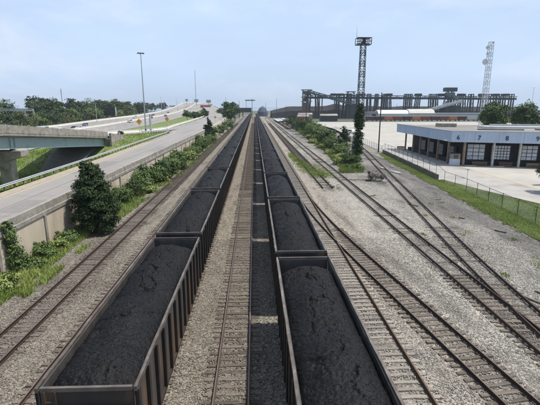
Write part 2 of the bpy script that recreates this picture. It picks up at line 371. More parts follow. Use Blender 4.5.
def t8(y):   # centre line of the curved siding on the right
    if y < -3.8: return 15.3
    if y < 35: return 15.3 + .00206*(y+3.8)**2
    if y < 112: return 18.4 + .16*(y-35)
    return 30.72 + .16*(y-112) - .0016*(y-112)**2
def t5b(y):  # turnout leaving the track beside the right train
    if y > 62: return 6.85
    if y > 33: return 6.85 + .00226*(62-y)**2
    return 8.75 + .136*(33-y)
# ---- dark gravel service road along the right verge
rd = lerp_tab([(15, 21.6, 25.8), (25, 22.8, 26.3), (36.4, 23.7, 27.0), (48.7, 24.6, 27.9), (67.5, 26.2, 29.5), (84, 27.6, 31.0), (97, 29.4, 32.0), (113, 32.2, 34.2), (150, 36.5, 38.5)])
YT = [-13.43, -9.3, -5.2, -1.12, 2.7, 6.85]
def yard_h(X, Y):
    z = -.05 + .05*fbm(X*.6, Y*.6, 1) + .10*fbm(X*2.1, Y*2.1, 9, 3)*np.clip(1-Y/90, .2, 1)
    for c in YT: z = z - .03*np.exp(-((X-c-2.05)/.7)**2)
    z = z + .25*np.clip((-15.2-X)/3, 0, 1)**1.5 - .05*np.clip((X-9)/4, 0, 1)
    return z
fine_y = np.concatenate([np.arange(4, 34, .17), np.arange(34, 60, .3), np.arange(60, 142, .8), np.arange(142, 700, 6.)])
yg = grid('yard_ground', np.arange(-18.6, 32.01, .2), fine_y, yard_h, yard_m)
co = np.empty(len(yg.data.vertices)*3, np.float32); yg.data.vertices.foreach_get('co', co); co = co.reshape(-1, 3); X_, Y_ = co[:, 0], co[:, 1]
ky = [t[0] for t in [(15,), (25,), (36.4,), (48.7,), (67.5,), (84,), (97,), (113,), (150,)]]; r0 = np.array([rd(v)[0] for v in ky]); r1 = np.array([rd(v)[1] for v in ky])
a0 = np.interp(Y_, ky, r0)-.3; a1 = np.interp(Y_, ky, r1)+1.5; wob = 1.3*fbm(X_*.5, Y_*.3, 70)
dk = np.clip((X_+wob-a0)/.8, 0, 1)*np.clip((a1+wob*.3-X_)/.6, 0, 1)*(.72+.5*fbm(X_*1.6, Y_*.12, 71))
def bed(c, w, amt): return amt*np.clip((w-np.abs(X_-c+.5*fbm(X_*1.1, Y_*.6, 72)))/.45, 0, 1)
nearw = np.clip((150-Y_)/60, 0, 1)
k7 = .55+.9*fbm(X_*.5, Y_*.22, 73)
t8c = np.where(Y_ < 142, np.interp(Y_, np.arange(0, 150, 2), [t8(v) for v in range(0, 150, 2)]), 99); t5c = np.interp(Y_, np.arange(0, 150, 2), [t5b(v) for v in range(0, 150, 2)])
dk = np.maximum.reduce([dk, bed(15.3, 1.3, .55)*k7*1.5, bed(t8c, 1.3, .5)*k7*1.5, bed(t5c, 1.25, .42), bed(11.35, 1.3, .4)*(Y_ > 60), bed(-13.43, 1.45, .62), bed(-1.12, 1.35, .45), bed(6.85, 1.25, .38), bed(-9.3, 1.3, .4)])
# oily dirt spread over the yard between the two right hand sidings, and a dark stripe beside the turnout
dk = np.maximum(dk, .80*np.clip((Y_-24)/22, 0, 1)*np.clip((X_-17.0)/2, 0, 1)*np.clip(.62+2.2*fbm(X_*.25, Y_*.13, 74), 0, 1))
dk = np.maximum(dk, .5*np.clip((Y_-50)/30, 0, 1)*np.clip((X_-9)/2, 0, 1)*np.clip(.5+2.2*fbm(X_*.3, Y_*.10, 78), 0, 1))
dk = np.maximum(dk, .8*np.clip(1-np.abs(X_-(t5c+2.4+.3*fbm(Y_*.2, X_*0, 75)))/.8, 0, 1)*np.clip(.5+2.4*fbm(X_*.6, Y_*.16, 76), 0, 1)*(Y_ < 60))
at = yg.data.attributes.new('dirt', 'FLOAT', 'POINT'); at.data.foreach_set('value', np.clip(dk, 0, 1).astype(np.float32))
grid('yard_ground', np.array([31.8, 34, 38, 40]), np.arange(141.5, 700, 25), lambda X, Y: X*0-.06, yard_m)
grid('yard_ground', np.array([31.9, 33, 35, 37, 38]), np.arange(70, 142, 2.), lambda X, Y: X*0-.07, yard_m)
# far land to the horizon
b = MB(); R = 7900
b.add([(math.cos(a)*R, math.sin(a)*R, -.9) for a in [2*PI*i/48 for i in range(48)]], [tuple(range(48))])
tag(b.build('ground', far_m), kind='structure')
# river at the horizon
b = MB(); b.add([(-2500, 1500, -.75), (6000, 1500, -.75), (7000, 5200, -.75), (-4000, 5200, -.75)], [(0, 1, 2, 3)])
tag(b.build('water', mat('river_water', (.16, .24, .32), (.13, .21, .29), .01, .25, coord='World')), kind='structure')

# ---- grass strip between the service road and the fence
def strip(name, lt, rt, ys, m, z, wob=.35):
    Lp = [(lt(y)[0]+wob*float(fbm(y*.5, 3.3, 8)*2), y, z) for y in ys]; Rp = [(rt(y)[0], y, z) for y in ys]
    b = MB(); b.loft([[(p[0], p[1], -.22), (p[0]+.12, p[1], z*.3), (p[0]+.6, p[1], z), (q[0], q[1], z)] for p, q in zip(Lp, Rp)], close=False)
    return tag(b.build(name, m), kind='structure')
gl = lerp_tab([(20, 25.6), (36.4, 27.1), (48.7, 28.0), (67.5, 29.6), (84, 31.0), (97, 31.9), (112, 34.4)])
fx = lerp_tab([(20, 28.6), (30, 29.6), (41, 30.42), (49.6, 31.13), (60.5, 32.1), (69.4, 31.9), (73.6, 32.3), (112.4, 35.44), (140, 37.6), (180, 41), (240, 46)])
gys = np.arange(20, 112, 1.0)
strip('grass_verge', gl, fx, gys, verge_m, .025)
# lawn behind the fence
lr = lerp_tab([(20, 48.5), (28, 46), (40, 41), (50.5, 37), (60, 34.4), (69.4, 32.4)])
strip('lawn', fx, lr, np.arange(20, 69.5, 1.0), verge_m, .09, 0)
def blade_strip(lt, rt, y0, y1, n, z, thin=True):
    y = rng.uniform(y0, y1, n*2); u = rng.uniform(0, 1, n*2)
    a = np.interp(y, np.arange(y0, y1+1), [lt(v)[0] for v in np.arange(y0, y1+1)]); c = np.interp(y, np.arange(y0, y1+1), [rt(v)[0] for v in np.arange(y0, y1+1)])
    x = a-.5 + (c-a+.6)*u
    keep = (fbm(x*.4, y*.25, 21) + rng.uniform(-.12, .12, n*2) > -.34) & ((x-a > .1) | (fbm(x*1.2, y*1.2, 4) > 0))
    return np.stack([x, y, np.full(n*2, z)], 1)[keep]
tag(inst('grass', blades('grass', np.concatenate([blade_strip(gl, fx, 22, 112, 110000, .015), blade_strip(fx, lr, 22, 69, 60000, .08)]), .11, lf_lawn, .03)),
    'mown green grass along both sides of the wire fence', 'grass', kind='stuff')

# ---- concrete lot, its road, kerb and lines
Ll = [(fx(y)[0]+.2 if y > 69.4 else lr(y)[0], y, 0) for y in list(np.arange(20, 240, 2.0))+[240, 300, 352]]
Rl = [(230 if y > 60 else 130, y, 0) for y in list(np.arange(20, 240, 2.0))+[240, 300, 352]]
ribbon('lot', Ll, Rl, lot_m, .02)
yr = lerp_tab([(20, 44.5), (60, 43.7), (88, 43.5), (125, 40.0), (160, 42.5)])
rr_ = [(fx(y)[0]+.3 if y > 69.4 else lr(y)[0]+.15, y, 0) for y in np.arange(22, 170, 2.0)]
rl_ = [(min(43.6 if y < 86 else yr(y)[0]+.3, 60), y, 0) for y in np.arange(22, 170, 2.0)]
rl_ = [(max(l[0], r[0]+.3), l[1], 0) for l, r in zip(rl_, rr_)]
ribbon('lot_road', rr_, rl_, mat('worn_asphalt', (.36, .345, .32), (.30, .285, .265), .4, .9, c3=(.21, .20, .19), s3=.15, t3=(.5, .7), coord='World'), .028)
b = MB()
for y0, y1 in ((46, 60), (60, 74), (74, 87)):
    for d in (0, .32): b.box(43.7+d, 43.82+d, y0, y1, .030, .033)
tag(b.build('yellow_line', yellow_m), kind='structure')
b = MB(); kp = [(lr(y)[0], y) for y in np.arange(22, 70, 2.0)]
for (x0, y0), (x1, y1) in zip(kp, kp[1:]): b.bar((x0, y0, .10), (x1, y1, .10), .22, .16)
tag(b.build('kerb', barrier_m), kind='structure')
b = MB()
for k in range(14):
    y0 = 96+k*18; b.box(43+.0*k, 225, y0, y0+.14, .0235, .026) if y0 > 126 else None
for k in range(11): b.box(48+k*16, 48.14+k*16, 128, 350, .0237, .0262)
tag(b.build('slab_joint', mat('joint_tar', (.14, .135, .125), (.20, .19, .18), 1, .9, coord='World')), kind='structure')
b = MB()   # tar patch on the road
n = 14; b.add([(47.5+2.3*math.cos(2*PI*i/n)*(1+.3*random.random()), 64+.65*math.sin(2*PI*i/n)*(1+.4*random.random()), .036) for i in range(n)], [tuple(range(n))])
tag(b.build('tar_patch', mat('tar', (.05, .05, .05), (.08, .08, .08), 2, .9)), kind='structure')
b = MB()  # irregular pale spots lying flat by the curved siding
for cx, cy, r in ((26.9, 84, .9), (27.6, 78.6, 1.2), (29.4, 86.5, .6)):
    n = 22; b.add([(cx+.55*r*math.cos(2*PI*i/n)*(.5+random.random()), cy+1.9*r*math.sin(2*PI*i/n)*(.5+random.random()), .03) for i in range(n)], [tuple(range(n))])
tag(b.build('pale_spot', mat('pale_spot_grey', (.26, .26, .255), (.18, .18, .175), 1, .8, coord='World')), kind='structure')

# ---- left side: ramp, retaining wall, grass field, overpass road, motorway
ZR = 3.3
rt_ = lerp_tab([(-6, -19.1, -28.2, ZR), (43, -19.1, -27.6, ZR), (74, -19.1, -28.1, ZR), (108, -19.1, -29.2, ZR), (150, -19.1, -30.4, ZR+.05), (178, -19.1, -37.0, 3.4), (240, -19.3, -37.5, 3.6), (330, -22.5, -40, 4.2), (450, -31, -49, 5.5), (600, -48, -68, 9), (780, -76, -97, 14.5)])
ys = list(np.arange(-6, 330, 4.0))+[330, 390, 450, 520, 600, 690, 780]
ribbon('ramp_road', [(rt_(y)[1], y, rt_(y)[2]) for y in ys], [(rt_(y)[0], y, rt_(y)[2]) for y in ys], asphalt_m)
ys2 = [y for y in ys if y < 175]
ribbon('gravel_strip', [(rt_(y)[1]-.1, y, ZR) for y in ys2], [(rt_(y)[1]+1.35, y, ZR) for y in ys2], shoulder_m, .004)
def line(name, f, ys, m, w=.16, dz=.006):
    return ribbon(name, [(f(y)[0]-w/2, y, f(y)[1]) for y in ys], [(f(y)[0]+w/2, y, f(y)[1]) for y in ys], m, dz)
line('white_edge_line', lambda y: (rt_(y)[0]-1.55, rt_(y)[2]), ys, white_m, .2)
line('yellow_edge_line', lambda y: (rt_(y)[1]+1.75, rt_(y)[2]), ys2, yellow_m, .16)
line('road_seam', lambda y: (-23.2, ZR), ys2, mat('tar_seam', (.13, .125, .12), (.17, .16, .15), 2, .9), .12)

b = MB(); cr_ = random.Random(5)
for k in range(26):
    yc = 24+k*6.1+cr_.uniform(-2, 2); pts = []; xa, xb = rt_(yc)[1]+2.2, rt_(yc)[0]-1.9; n_ = 9
    if cr_.random() < .45: xa = xa+(xb-xa)*cr_.uniform(.2, .6)
    for j in range(n_+1): pts.append((xa+(xb-xa)*j/n_, yc+cr_.uniform(-.12, .12)))
    for (x0, y0), (x1, y1) in zip(pts, pts[1:]): b.add([(x0, y0-.03, ZR+.005), (x1, y1-.03, ZR+.005), (x1, y1+.03, ZR+.005), (x0, y0+.03, ZR+.005)], [(0, 1, 2, 3)])
tag(b.build('road_crack', mat('crack_seal', (.10, .098, .095), (.16, .155, .15), 2, .9, coord='World')), kind='structure')
b = MB()
for x0, x1, y0, y1 in ((-26.0, -23.4, 58, 71), (-22.9, -20.9, 88, 99), (-26.4, -23.4, 120, 132), (-22.9, -20.8, 36, 41)):
    b.add([(x0, y0, ZR+.008), (x1, y0, ZR+.008), (x1, y1, ZR+.008), (x0, y1, ZR+.008)], [(0, 1, 2, 3)])
tag(b.build('road_patch', mat('road_patch', (.215, .205, .195), (.18, .172, .165), 1.2, .9, bump=.1, bscale=18, coord='World')), kind='structure')
ov = lerp_tab([(14, -30.0, -40.5, 9.6), (54, -32.2, -42.5, 9.3), (75, -32.3, -42.3, 7.6), (92, -32.5, -42, 6.2), (127, -33.3, -40, 4.7), (150, -32.4, -38.2, 3.9), (178, -32, -37.2, 3.45)])
def field_h(X, Y):
    z = np.clip(3.25 + (X+28.6)*(3.3/11.0), .0, 3.25)
    yy = Y; xn = np.interp(yy, [14, 54, 92, 127, 150, 178, 400], [-30, -32.2, -32.5, -33.3, -32.4, -32, -32]); xf = np.interp(yy, [14, 54, 92, 127, 150, 178, 400], [-40.5, -42.5, -42, -40, -38.2, -37.2, -37.2])
    zt = np.interp(yy, [14, 75, 92, 127, 150, 178, 240, 330, 450], [9.6, 7.6, 6.15, 4.65, 3.85, 3.4, 3.55, 4.1, 5.3])
    bank = np.minimum(zt, np.minimum(zt - .55*np.clip(X-xn-.4, 0, 99), zt - 1.1*np.clip(xf-.4-X, 0, 99)))
    bank = np.minimum(bank, np.where(yy < 94, 4.9-(94-yy)*.33, 99))
    xl = np.interp(yy, [-6, 43, 74, 108, 150, 178, 240, 330, 460], [-28.2, -27.6, -28.1, -29.2, -30.4, -37.0, -37.5, -40, -50])
    bank = np.minimum(bank, 3.1 + np.maximum(0, xl-.6-X)*1.0)
    z = np.maximum(z, bank)
    return z + .10*fbm(X*.4, Y*.4, 31) - .10
grid('grass_field', np.concatenate([np.arange(-70, -44, 2.0), np.arange(-44, -28.2, .55)]), np.concatenate([np.arange(12, 185, 1.2), np.arange(186, 460, 14)]), field_h, soil_m)
# blades on the visible banks
y = rng.uniform(40, 180, 110000); x = rng.uniform(-64.5, -28.6, 110000)
k = (y > 95) | ((y < 78) | (x < -46)) | (x > -32.4) | (x < -39.5); k &= ~((x < np.interp(y, [92, 127, 150], [-32.6, -33.4, -32.6])) & (x > -42) & (y > 78))
k &= (fbm(x*.3, y*.2, 77) > -.17)
pts = np.stack([x, y, field_h(x, y)-.02], 1)[k]
tag(inst('grass', blades('grass', pts, .38, lf_grass, .06)), 'long green grass on the banks behind the ramp guardrail', 'grass', kind='stuff')
# dark slope paving under the overpass end
b = MB(); b.add([(-39.5, 74.5, .02), (-33.4, 77.5, 1.75), (-33.0, 91.9, 5.02), (-43.2, 91.9, 5.02)], [(0, 1, 2, 3)])
tag(b.build('slope_paving', mat('slope_dark', (.24, .22, .19), (.15, .14, .12), .8, .95, bump=.3, bscale=6, coord='World')), kind='structure')

# motorway: a wide curving surface that climbs far away
hw = lerp_tab([(-20, -60, 0, -118, 0), (60, -63, 0, -118, 0), (107, -65, 0, -119, .1), (150, -68, .15, -120, .2), (210, -69, .5, -121, .4), (260, -66.4, 1.27, -120, .9), (310, -62.2, 2.73, -116, 2.4), (400, -65.9, 4.1, -108.1, 4.6), (520, -73.3, 5.8, -115.5, 6.6), (620, -79, 8.2, -122, 10.0), (700, -85.2, 10.8, -127.7, 14.0), (800, -91, 16.1, -134.5, 19.5), (900, -90, 19, -132, 21)])
hys = list(np.arange(-20, 420, 10.0))+list(np.arange(420, 901, 20.0))
HN = [(hw(y)[0], y, hw(y)[1]+.06) for y in hys]; HF = [(hw(y)[2], y, hw(y)[3]+.06) for y in hys]
ribbon('motorway', HF, HN, hwy_m)
def hwp(y, u):  # u=0 near edge, 1 far edge
    a = hw(y); return Vector((a[0]+(a[2]-a[0])*u, y, a[1]+(a[3]-a[1])*u+.06))
b = MB()
for u in (.07, .47, .53, .95):
    for y0, y1 in zip(hys, hys[1:]): b.bar(hwp(y0, u)+Vector((0, 0, .012)), hwp(y1, u)+Vector((0, 0, .012)), .2, .012)
for u in (.16, .25, .34, .62, .71, .80, .88):
    for yy in np.arange(60, 700, 12): b.bar(hwp(yy, u)+Vector((0, 0, .012)), hwp(yy+4, u)+Vector((0, 0, .012)), .18, .012)
tag(b.build('lane_markings', white_m), kind='structure')
# verge beyond the motorway
grid('grass_field', np.array([-330, -200, -150, -128, -118]), np.arange(40, 560, 20.0), lambda X, Y: np.interp(Y, [0, 260, 400, 560], [-.1, .5, 3.6, 5.5])*np.clip((X+200)/70, 0, 1)-.25, soil_m)
def barrier(name, pts, label, h=.85, w=.3, m=None, cat='barrier', group=None):
    b = MB(); secs = []
    for i, p in enumerate(pts):
        p = Vector(p); q = Vector(pts[min(i+1, len(pts)-1)]); o = Vector(pts[max(i-1, 0)]); d = (q-o); d.z = 0; d.normalize(); r = Vector((d.y, -d.x, 0))
        secs.append([p-r*w, p-r*w*.8+Vector((0, 0, h*.25)), p-r*w*.35+Vector((0, 0, h*.5)), p-r*w*.3+Vector((0, 0, h)), p+r*w*.3+Vector((0, 0, h)), p+r*w*.35+Vector((0, 0, h*.5)), p+r*w*.8+Vector((0, 0, h*.25)), p+r*w])
    b.loft(secs); return tag(b.build(name, m or barrier_m), label, cat, group)
bar_pale = mat('barrier_bleached', (.62, .60, .56), (.50, .48, .44), .4, .85, coord='World')
barrier('concrete_barrier', [hwp(y, 1.0) for y in hys if y > 40], 'pale concrete barrier on the far edge of the motorway, below the treeline', 1.1, .4, bar_pale)
barrier('concrete_barrier', [hwp(y, .5) for y in hys if y > 40], 'pale median barrier between the two directions of the motorway', 1.0, .35, bar_pale)

# ================================================================== RETAINING WALL with joints, parapet
wall = empty('retaining_wall', (-18.7, 40, 0), 0, 'long pale concrete retaining wall with parapet carrying the ramp road', 'retaining wall')
def child(mb, name, m, root, smooth=False):
    o = mb.build(name, m, root, smooth); o.location = -root.location if root.rotation_euler.z == 0 else o.location; return o
pme = MB().box(-.35, 0, -3.44, 3.44, -1.2, 3.12).mesh('wall_panel', concrete_m)
cap = MB(); cap.loft([[(-.42, y, 3.1), (.10, y, 3.1), (.10, y, 3.42), (.04, y, 3.46), (.04, y, 4.10), (-.22, y, 4.10), (-.26, y, 3.46), (-.42, y, 3.30)] for y in (-3.46, 3.46)])
cme = cap.mesh('parapet_section', barrier_m)
for i in range(25):
    yy = 4.5 + 6.95*i
    inst('wall_panel', pme, wall, (random.uniform(-.02, .02), yy-40, 0))
    inst('parapet_section', cme, wall, (random.uniform(-.012, .012), yy-40, random.uniform(-.015, .015)))
pil = MB().box(-.3, .14, -.16, .16, -1.2, 3.095).mesh('pilaster', barrier_m)
for i in range(0, 24, 1): inst('pilaster', pil, wall, (0, 4.5+6.95*i+3.475-40, 0))
b = MB()
pts = [(rt_(y)[0]+.4, y, rt_(y)[2]) for y in [174, 200, 240, 285, 330, 390, 450, 520, 600, 690, 780]]
b.loft([[(x, y, -1), (x+.15, y, -1), (x+.15, y, z+.75), (x-.15, y, z+.75), (x-.15, y, z-.2)] for x, y, z in pts])
tag(b.build('retaining_wall', concrete_m), 'far curving end of the pale ramp wall, where the road bends left', 'retaining wall')
# far motorway embankment skirt so the climbing road is carried by something
b = MB()
for edge in (0, 1):
    ps = [hwp(y, edge) for y in hys if y >= 150]
    b.loft([[p+Vector((0, 0, -.1)), (p.x+(3 if edge == 0 else -3), p.y, -1.2)] for p in ps], close=False)
tag(b.build('embankment', soil_m), kind='structure')

# ---- steel guardrail on the ramp
def guardrail(pts, label, group=None, step=2.0, h=.75):
    g = empty('guardrail', pts[0], 0, label, 'guardrail', group); o = Vector(pts[0])
    rail = MB(); prof = [(0, .0), (.08, .05), (.02, .12), (.02, .19), (.08, .26), (0, .31)]
    secs = []
    for p in pts:
        p = Vector(p)-o; secs.append([(p.x+.02+a, p.y, p.z+h-.31+z) for a, z in prof] + [(p.x+a, p.y, p.z+h-.31+z) for a, z in reversed(prof)])
    rail.loft(secs); rail.build('rail', galv_m, g)
    pm = MB().box(-.13, -.02, -.07, .07, -.3, h-.04).mesh('post', wood_m)
    d = 0; n = 0
    for p, q in zip(pts, pts[1:]):
        p = Vector(p)-o; q = Vector(q)-o; l = (q-p).length; k = max(1, int(l/step))
        for i in range(k):
            if n < 60: inst('post', pm, g, p.lerp(q, i/k)); n += 1
    return g
guardrail([(rt_(y)[1]-.25, y, rt_(y)[2]) for y in list(np.arange(14, 178, 6.0))], 'long galvanised guardrail along the far edge of the ramp road')
guardrail([(-33.0, 124, 4.75), (-32.2, 134, 4.4), (-31.6, 146, 4.0), (-31.2, 158, 3.7)], 'short guardrail on the gore beside the high light mast', step=2.5)
barrier('concrete_barrier', [(ov(y)[1]+.2, y, ov(y)[2]) for y in (96, 110, 127, 150, 165, 178)]+[(-38.5, 200, 3.5), (-39.5, 240, 3.7), (-41.5, 330, 4.3), (-50, 450, 5.6), (-69, 600, 9.1), (-98, 780, 14.6)], 'white barrier on the far side of the merging road, curving toward the trees', .85, .3, bar_pale)

# ================================================================== OVERPASS
op = empty('overpass', (-32.2, 54, 0), 0, 'road overpass with teal steel girder and concrete deck on a pier', 'overpass')
oys = [14, 30, 44, 54, 64, 75, 84, 92]
def P(y, dx, dz, far=False):
    a = ov(y); return (a[1 if far else 0]+dx+32.2, y-54, a[2]+dz)
deck = MB(); deck.loft([[P(y, .35, -.12), P(y, .35, -.42), P(y, -.4, -.62), P(y, .4, -.62, True), P(y, -.35, -.42, True), P(y, -.35, -.12, True)] for y in oys]); deck.build('deck', barrier_m, op)
surf = MB(); surf.loft([[P(y, -.05, -.0), P(y, -.05, -.1), P(y, .05, -.1, True), P(y, .05, 0, True)] for y in oys+[110, 127, 150, 178]]); surf.build('road_slab', hwy_m, op)
for far in (False, True):
    s = -1 if far else 1
    w = MB(); w.loft([[P(y, .38*s, -.119, far), P(y, .36*s, .95, far), P(y, .10*s, .95, far), P(y, .0, -.0+.002, far)] for y in oys]); w.build('parapet', barrier_m, op)
for k in range(4):
    g = MB(); f = k/3
    def G(y, dx, z): a = ov(y); x = a[0]-.45+(a[1]-a[0]+.9)*f; return (x+dx+32.2, y-54, a[2]+z)
    g.loft([[G(y, .22, -.63), G(y, .22, -.67), G(y, .02, -.67), G(y, .02, -2.1), G(y, .25, -2.1), G(y, .25, -2.16), G(y, -.25, -2.16), G(y, -.25, -2.1), G(y, -.02, -2.1), G(y, -.02, -.67), G(y, -.22, -.67), G(y, -.22, -.63)] for y in [14, 30, 44, 54, 58, 64, 75, 84, 91.4]])
    go = g.build('girder', teal_m, op)
    if k == 0:
        st = MB().box(0.02, .2, -.02, .02, -2.09, -.68).mesh('stiffener', teal_m)
        for y in [20, 38, 56.2, 57.2, 90.8]: q = G(y, 0, 0); inst('stiffener', st, go, q)
        br = MB().box(-.2, .22, -.3, .3, -2.4, -2.17).mesh('bearing', steel_d); q = G(56.7, 0, 0); inst('bearing', br, go, q)
pc = MB(); a = ov(57); zc = a[2]-2.4
pc.loft([[(x, y, zc-1.25+.55*(abs(x-(-5.2)) > 4.5)), (x, y, zc)] for x, y in ((.9, 2.1), (.9, 3.9))], close=False)
pc = MB(); pc.loft([[(.9, 2.1, zc-.75), (-.9, 2.1, zc-1.3), (-9.6, 2.1, zc-1.3), (-11.2, 2.1, zc-.75), (-11.2, 2.1, zc), (.9, 2.1, zc)], [(.9, 3.9, zc-.75), (-.9, 3.9, zc-1.3), (-9.6, 3.9, zc-1.3), (-11.2, 3.9, zc-.75), (-11.2, 3.9, zc), (.9, 3.9, zc)]]); pc.build('pier_cap', barrier_m, op)
cm = MB().box(-.75, .75, -.7, .7, -.2, zc-1.3).mesh('column', barrier_m)
for x in (-1.5, -8.6): inst('column', cm, op, (x, 3, 0))
ab = MB().box(-11.0, .9, 38.02, 39.2, 3.0, 5.55); ab.build('abutment', barrier_m, op)
ab = MB(); ab.loft([[(.55, y, 3.0), (.95, y, 3.0), (.95, y, z), (.55, y, z)] for y, z in ((37.4, 6.9), (39.6, 6.6), (46, 5.9))]); ab.build('wing_wall', barrier_m, op)

# ================================================================== TRACKS
def rail_mesh(f, off, y0, y1, step, m, base=(0, 0), zoff=0.0):
    """rail profile swept along centre line f(y), offset sideways by off"""
    prof = [(-.07, .02), (.07, .02), (.07, .035), (.015, .05), (.015, .15), (.036, .16), (.036, .195), (-.036, .195), (-.036, .16), (-.015, .15), (-.015, .05), (-.07, .035)]
    n = max(2, int((y1-y0)/step)+1); secs = []
    for y in np.linspace(y0, y1, n):
        x = f(y)+off+.012*float(fbm(y*.12, off, 6)*2); secs.append([(x+a-base[0], y-base[1], z+zoff) for a, z in prof])
    return MB().loft(secs).mesh('rail', m)
def head_strip(f, off, y0, y1, step, m, base):
    n = max(2, int((y1-y0)/step)+1); secs = []
    for y in np.linspace(y0, y1, n):
        x = f(y)+off+.012*float(fbm(y*.12, off, 6)*2); secs.append([(x-.025-base[0], y-base[1], .1975), (x+.025-base[0], y-base[1], .1975)])
    return MB().loft(secs, close=False).mesh('rail_head', m)
def tie_mesh(m, seed):
    r = random.Random(seed); b = MB(); w = .115+r.uniform(-.008, .008); secs = []
    for i, x in enumerate((-1.3, -.75, 0, .75, 1.3)):
        j = r.uniform(-.012, .012); t = .012+r.uniform(-.014, .010)
        secs.append([(x, -w+j, -.12), (x, w+j, -.12), (x, w+j-.012, t), (x, -w+j+.012, t)])
    return b.loft(secs).mesh('sleeper', m)
TIE = [tie_mesh(tie_m, i) for i in range(4)]; TIEP = [tie_mesh(tie_pale, 10+i) for i in range(4)]
def track(label, f, y0, y1, tie_to, mats=(None, None), ties=TIE, step=.53, curve=False, tie_from=None, shine=True, skip=lambda y: False, sink=0.0, tie_len=1.0):
    base = (f(y0), y0); t = empty('railway_track', (base[0], base[1], 0), 0, label, 'railway track')
    for s, m in ((-1, mats[0] or rail_m), (1, mats[1] or rail_m)):
        st = 2.0 if curve else 12.0
        r = inst('rail', rail_mesh(f, s*.7525, y0, y1, st, m, base), t)
        if shine: inst('rail_head', head_strip(f, s*.7525, y0, y1, st, rail_shiny if m is rail_m else m, base), r)
    y = (tie_from or y0)+.2; bb = MB(); nb = 0
    while y < min(y1, 330):
        x = f(y)+random.uniform(-.06, .06); a = math.atan2(f(y+.5)-f(y-.5), 1.0)
        if not skip(y):
            z = -sink-.008+random.uniform(-.022, .012)
            if y < tie_to:
                o = inst('sleeper', random.choice(ties), t, (x-base[0], y-base[1], z), (0, random.uniform(-.006, .006), -a+random.uniform(-.02, .02)))
                if tie_len != 1: o.scale.x = tie_len
            else:
                ca, sa = math.cos(a), math.sin(a); v = []
                for zz in (-.1, .035+z):
                    for u, w in ((-1.3, -.115), (1.3, -.115), (1.3, .115), (-1.3, .115)): v.append((x+u*ca+w*sa-base[0], y-u*sa+w*ca-base[1], zz))
                bb.add(v, [(4, 5, 6, 7), (0, 1, 5, 4), (1, 2, 6, 5), (2, 3, 7, 6), (3, 0, 4, 7)]); nb += 1
        y += step*random.uniform(.93, 1.07)
    if nb: o = bb.build('sleeper', ties[0].materials[0], t); o['kind'] = 'stuff'
    return t
const = lambda c: (lambda y: c)
track('leftmost railway track, rusty rails on dark sleepers beside the green verge', const(-13.43), 6, 560, 62, sink=.016)
track('railway track hidden behind the left train, only its sleeper ends showing beside the cars', const(-9.3), 6, 560, 62)
track('railway track carrying the left coal train', const(-5.2), 2, 560, 30)
track('empty railway track in the shadow between the two coal trains', const(-1.12), 4, 560, 62)
track('railway track carrying the right coal train', const(2.7), 2, 560, 30)
track('straight track hugging the right side of the right train, pale sleepers and one rail showing', const(6.85), 4, 560, 62, (None, rail_orange), TIEP)
track('diverging turnout track with dark rails crossing to the lower right corner', t5b, 4, 56, 50, curve=True, tie_from=4, skip=lambda y: y > 41)
track('overgrown stub siding ending in a patch of green grass', const(11.35), 62.5, 400, 62, shine=False, sink=.05, skip=lambda y: y < 92 and random.random() < .5)
track('dark railed track crossing the middle of the pale gravel yard on the right', const(15.3), 4, 560, 52, sink=.04, skip=lambda y: y > 27 and random.random() < min(.95, .3+(y-27)/25), shine=False)
track('curved siding sweeping away toward the concrete lot wall', t8, 14, 140, 52, curve=True, sink=.05, skip=lambda y: y < 20 or (y > 24 and random.random() < min(.95, .35+(y-24)/30)), shine=False)
for c in (19.6, 23.2, 27.5):
    track(('far yard track seen only beyond the bushes, nearest to the parked wagons', 'far yard track in the distance between two others', 'far yard track farthest to the right beyond the bushes')[[19.6, 23.2, 27.5].index(c)], const(c), 235, 560, 0, shine=False)

# ---- loose ballast stones on top of the ground sheet, near the camera
def stones(n, x0, x1, y0, y1, m, label, smin=.022, smax=.048):
    y = y0+(y1-y0)*rng.power(.75, n); x = rng.uniform(x0, x1, n)
    tk = [-13.43, -9.3, -5.2, -1.12, 2.7, 6.85, 15.3]; d = np.min(np.abs(x[:, None]-np.array(tk)[None]), 1); t5 = np.abs(x-np.array([t5b(v) for v in y])); t8_ = np.abs(x-np.array([t8(v) for v in y]))
    d = np.minimum(d, np.minimum(t5, t8_)); keep = ((d > 1.28) | (rng.uniform(0, 1, n) < .42)) & (np.abs(d-.7525) > .07)
    x, y, d = x[keep], y[keep], d[keep]; n = len(x); z = yard_h(x, y)+np.where(d < 1.3, .035, .008)
    sz = rng.uniform(smin, smax, n)[:, None, None]*(1+.4*(fbm(x*.7, y*.7, 88) > .05))[:, None, None]
    base = np.array([(1, 0, 0), (0, 1, 0), (-1, 0, 0), (0, -1, 0), (0, 0, .75), (0, 0, -.6)], float)
    v = base[None]*rng.uniform(.65, 1.25, (n, 6, 1)); a = rng.uniform(0, 2*PI, n); ca, sa = np.cos(a)[:, None], np.sin(a)[:, None]; tl_ = rng.uniform(-.5, .5, (n, 1))
    vx, vy, vz = v[..., 0]*ca-v[..., 1]*sa, v[..., 0]*sa+v[..., 1]*ca, v[..., 2]; vz = vz+vx*tl_
    v = np.stack([vx, vy, vz], -1)*sz + np.stack([x, y, z], -1)[:, None]
    f = np.array([(0, 1, 4), (1, 2, 4), (2, 3, 4), (3, 0, 4), (1, 0, 5), (2, 1, 5), (3, 2, 5), (0, 3, 5)])
    F = (f[None]+6*np.arange(n)[:, None, None]).reshape(-1, 3)
    return tag(inst('ballast', npmesh('ballast', v.reshape(-1, 3), F, m, np.repeat(np.clip(rng.beta(1.3, 1.6, n)+.5*fbm(x*.5, y*.3, 89), 0, 1), 6))), label, 'gravel', kind='stuff')
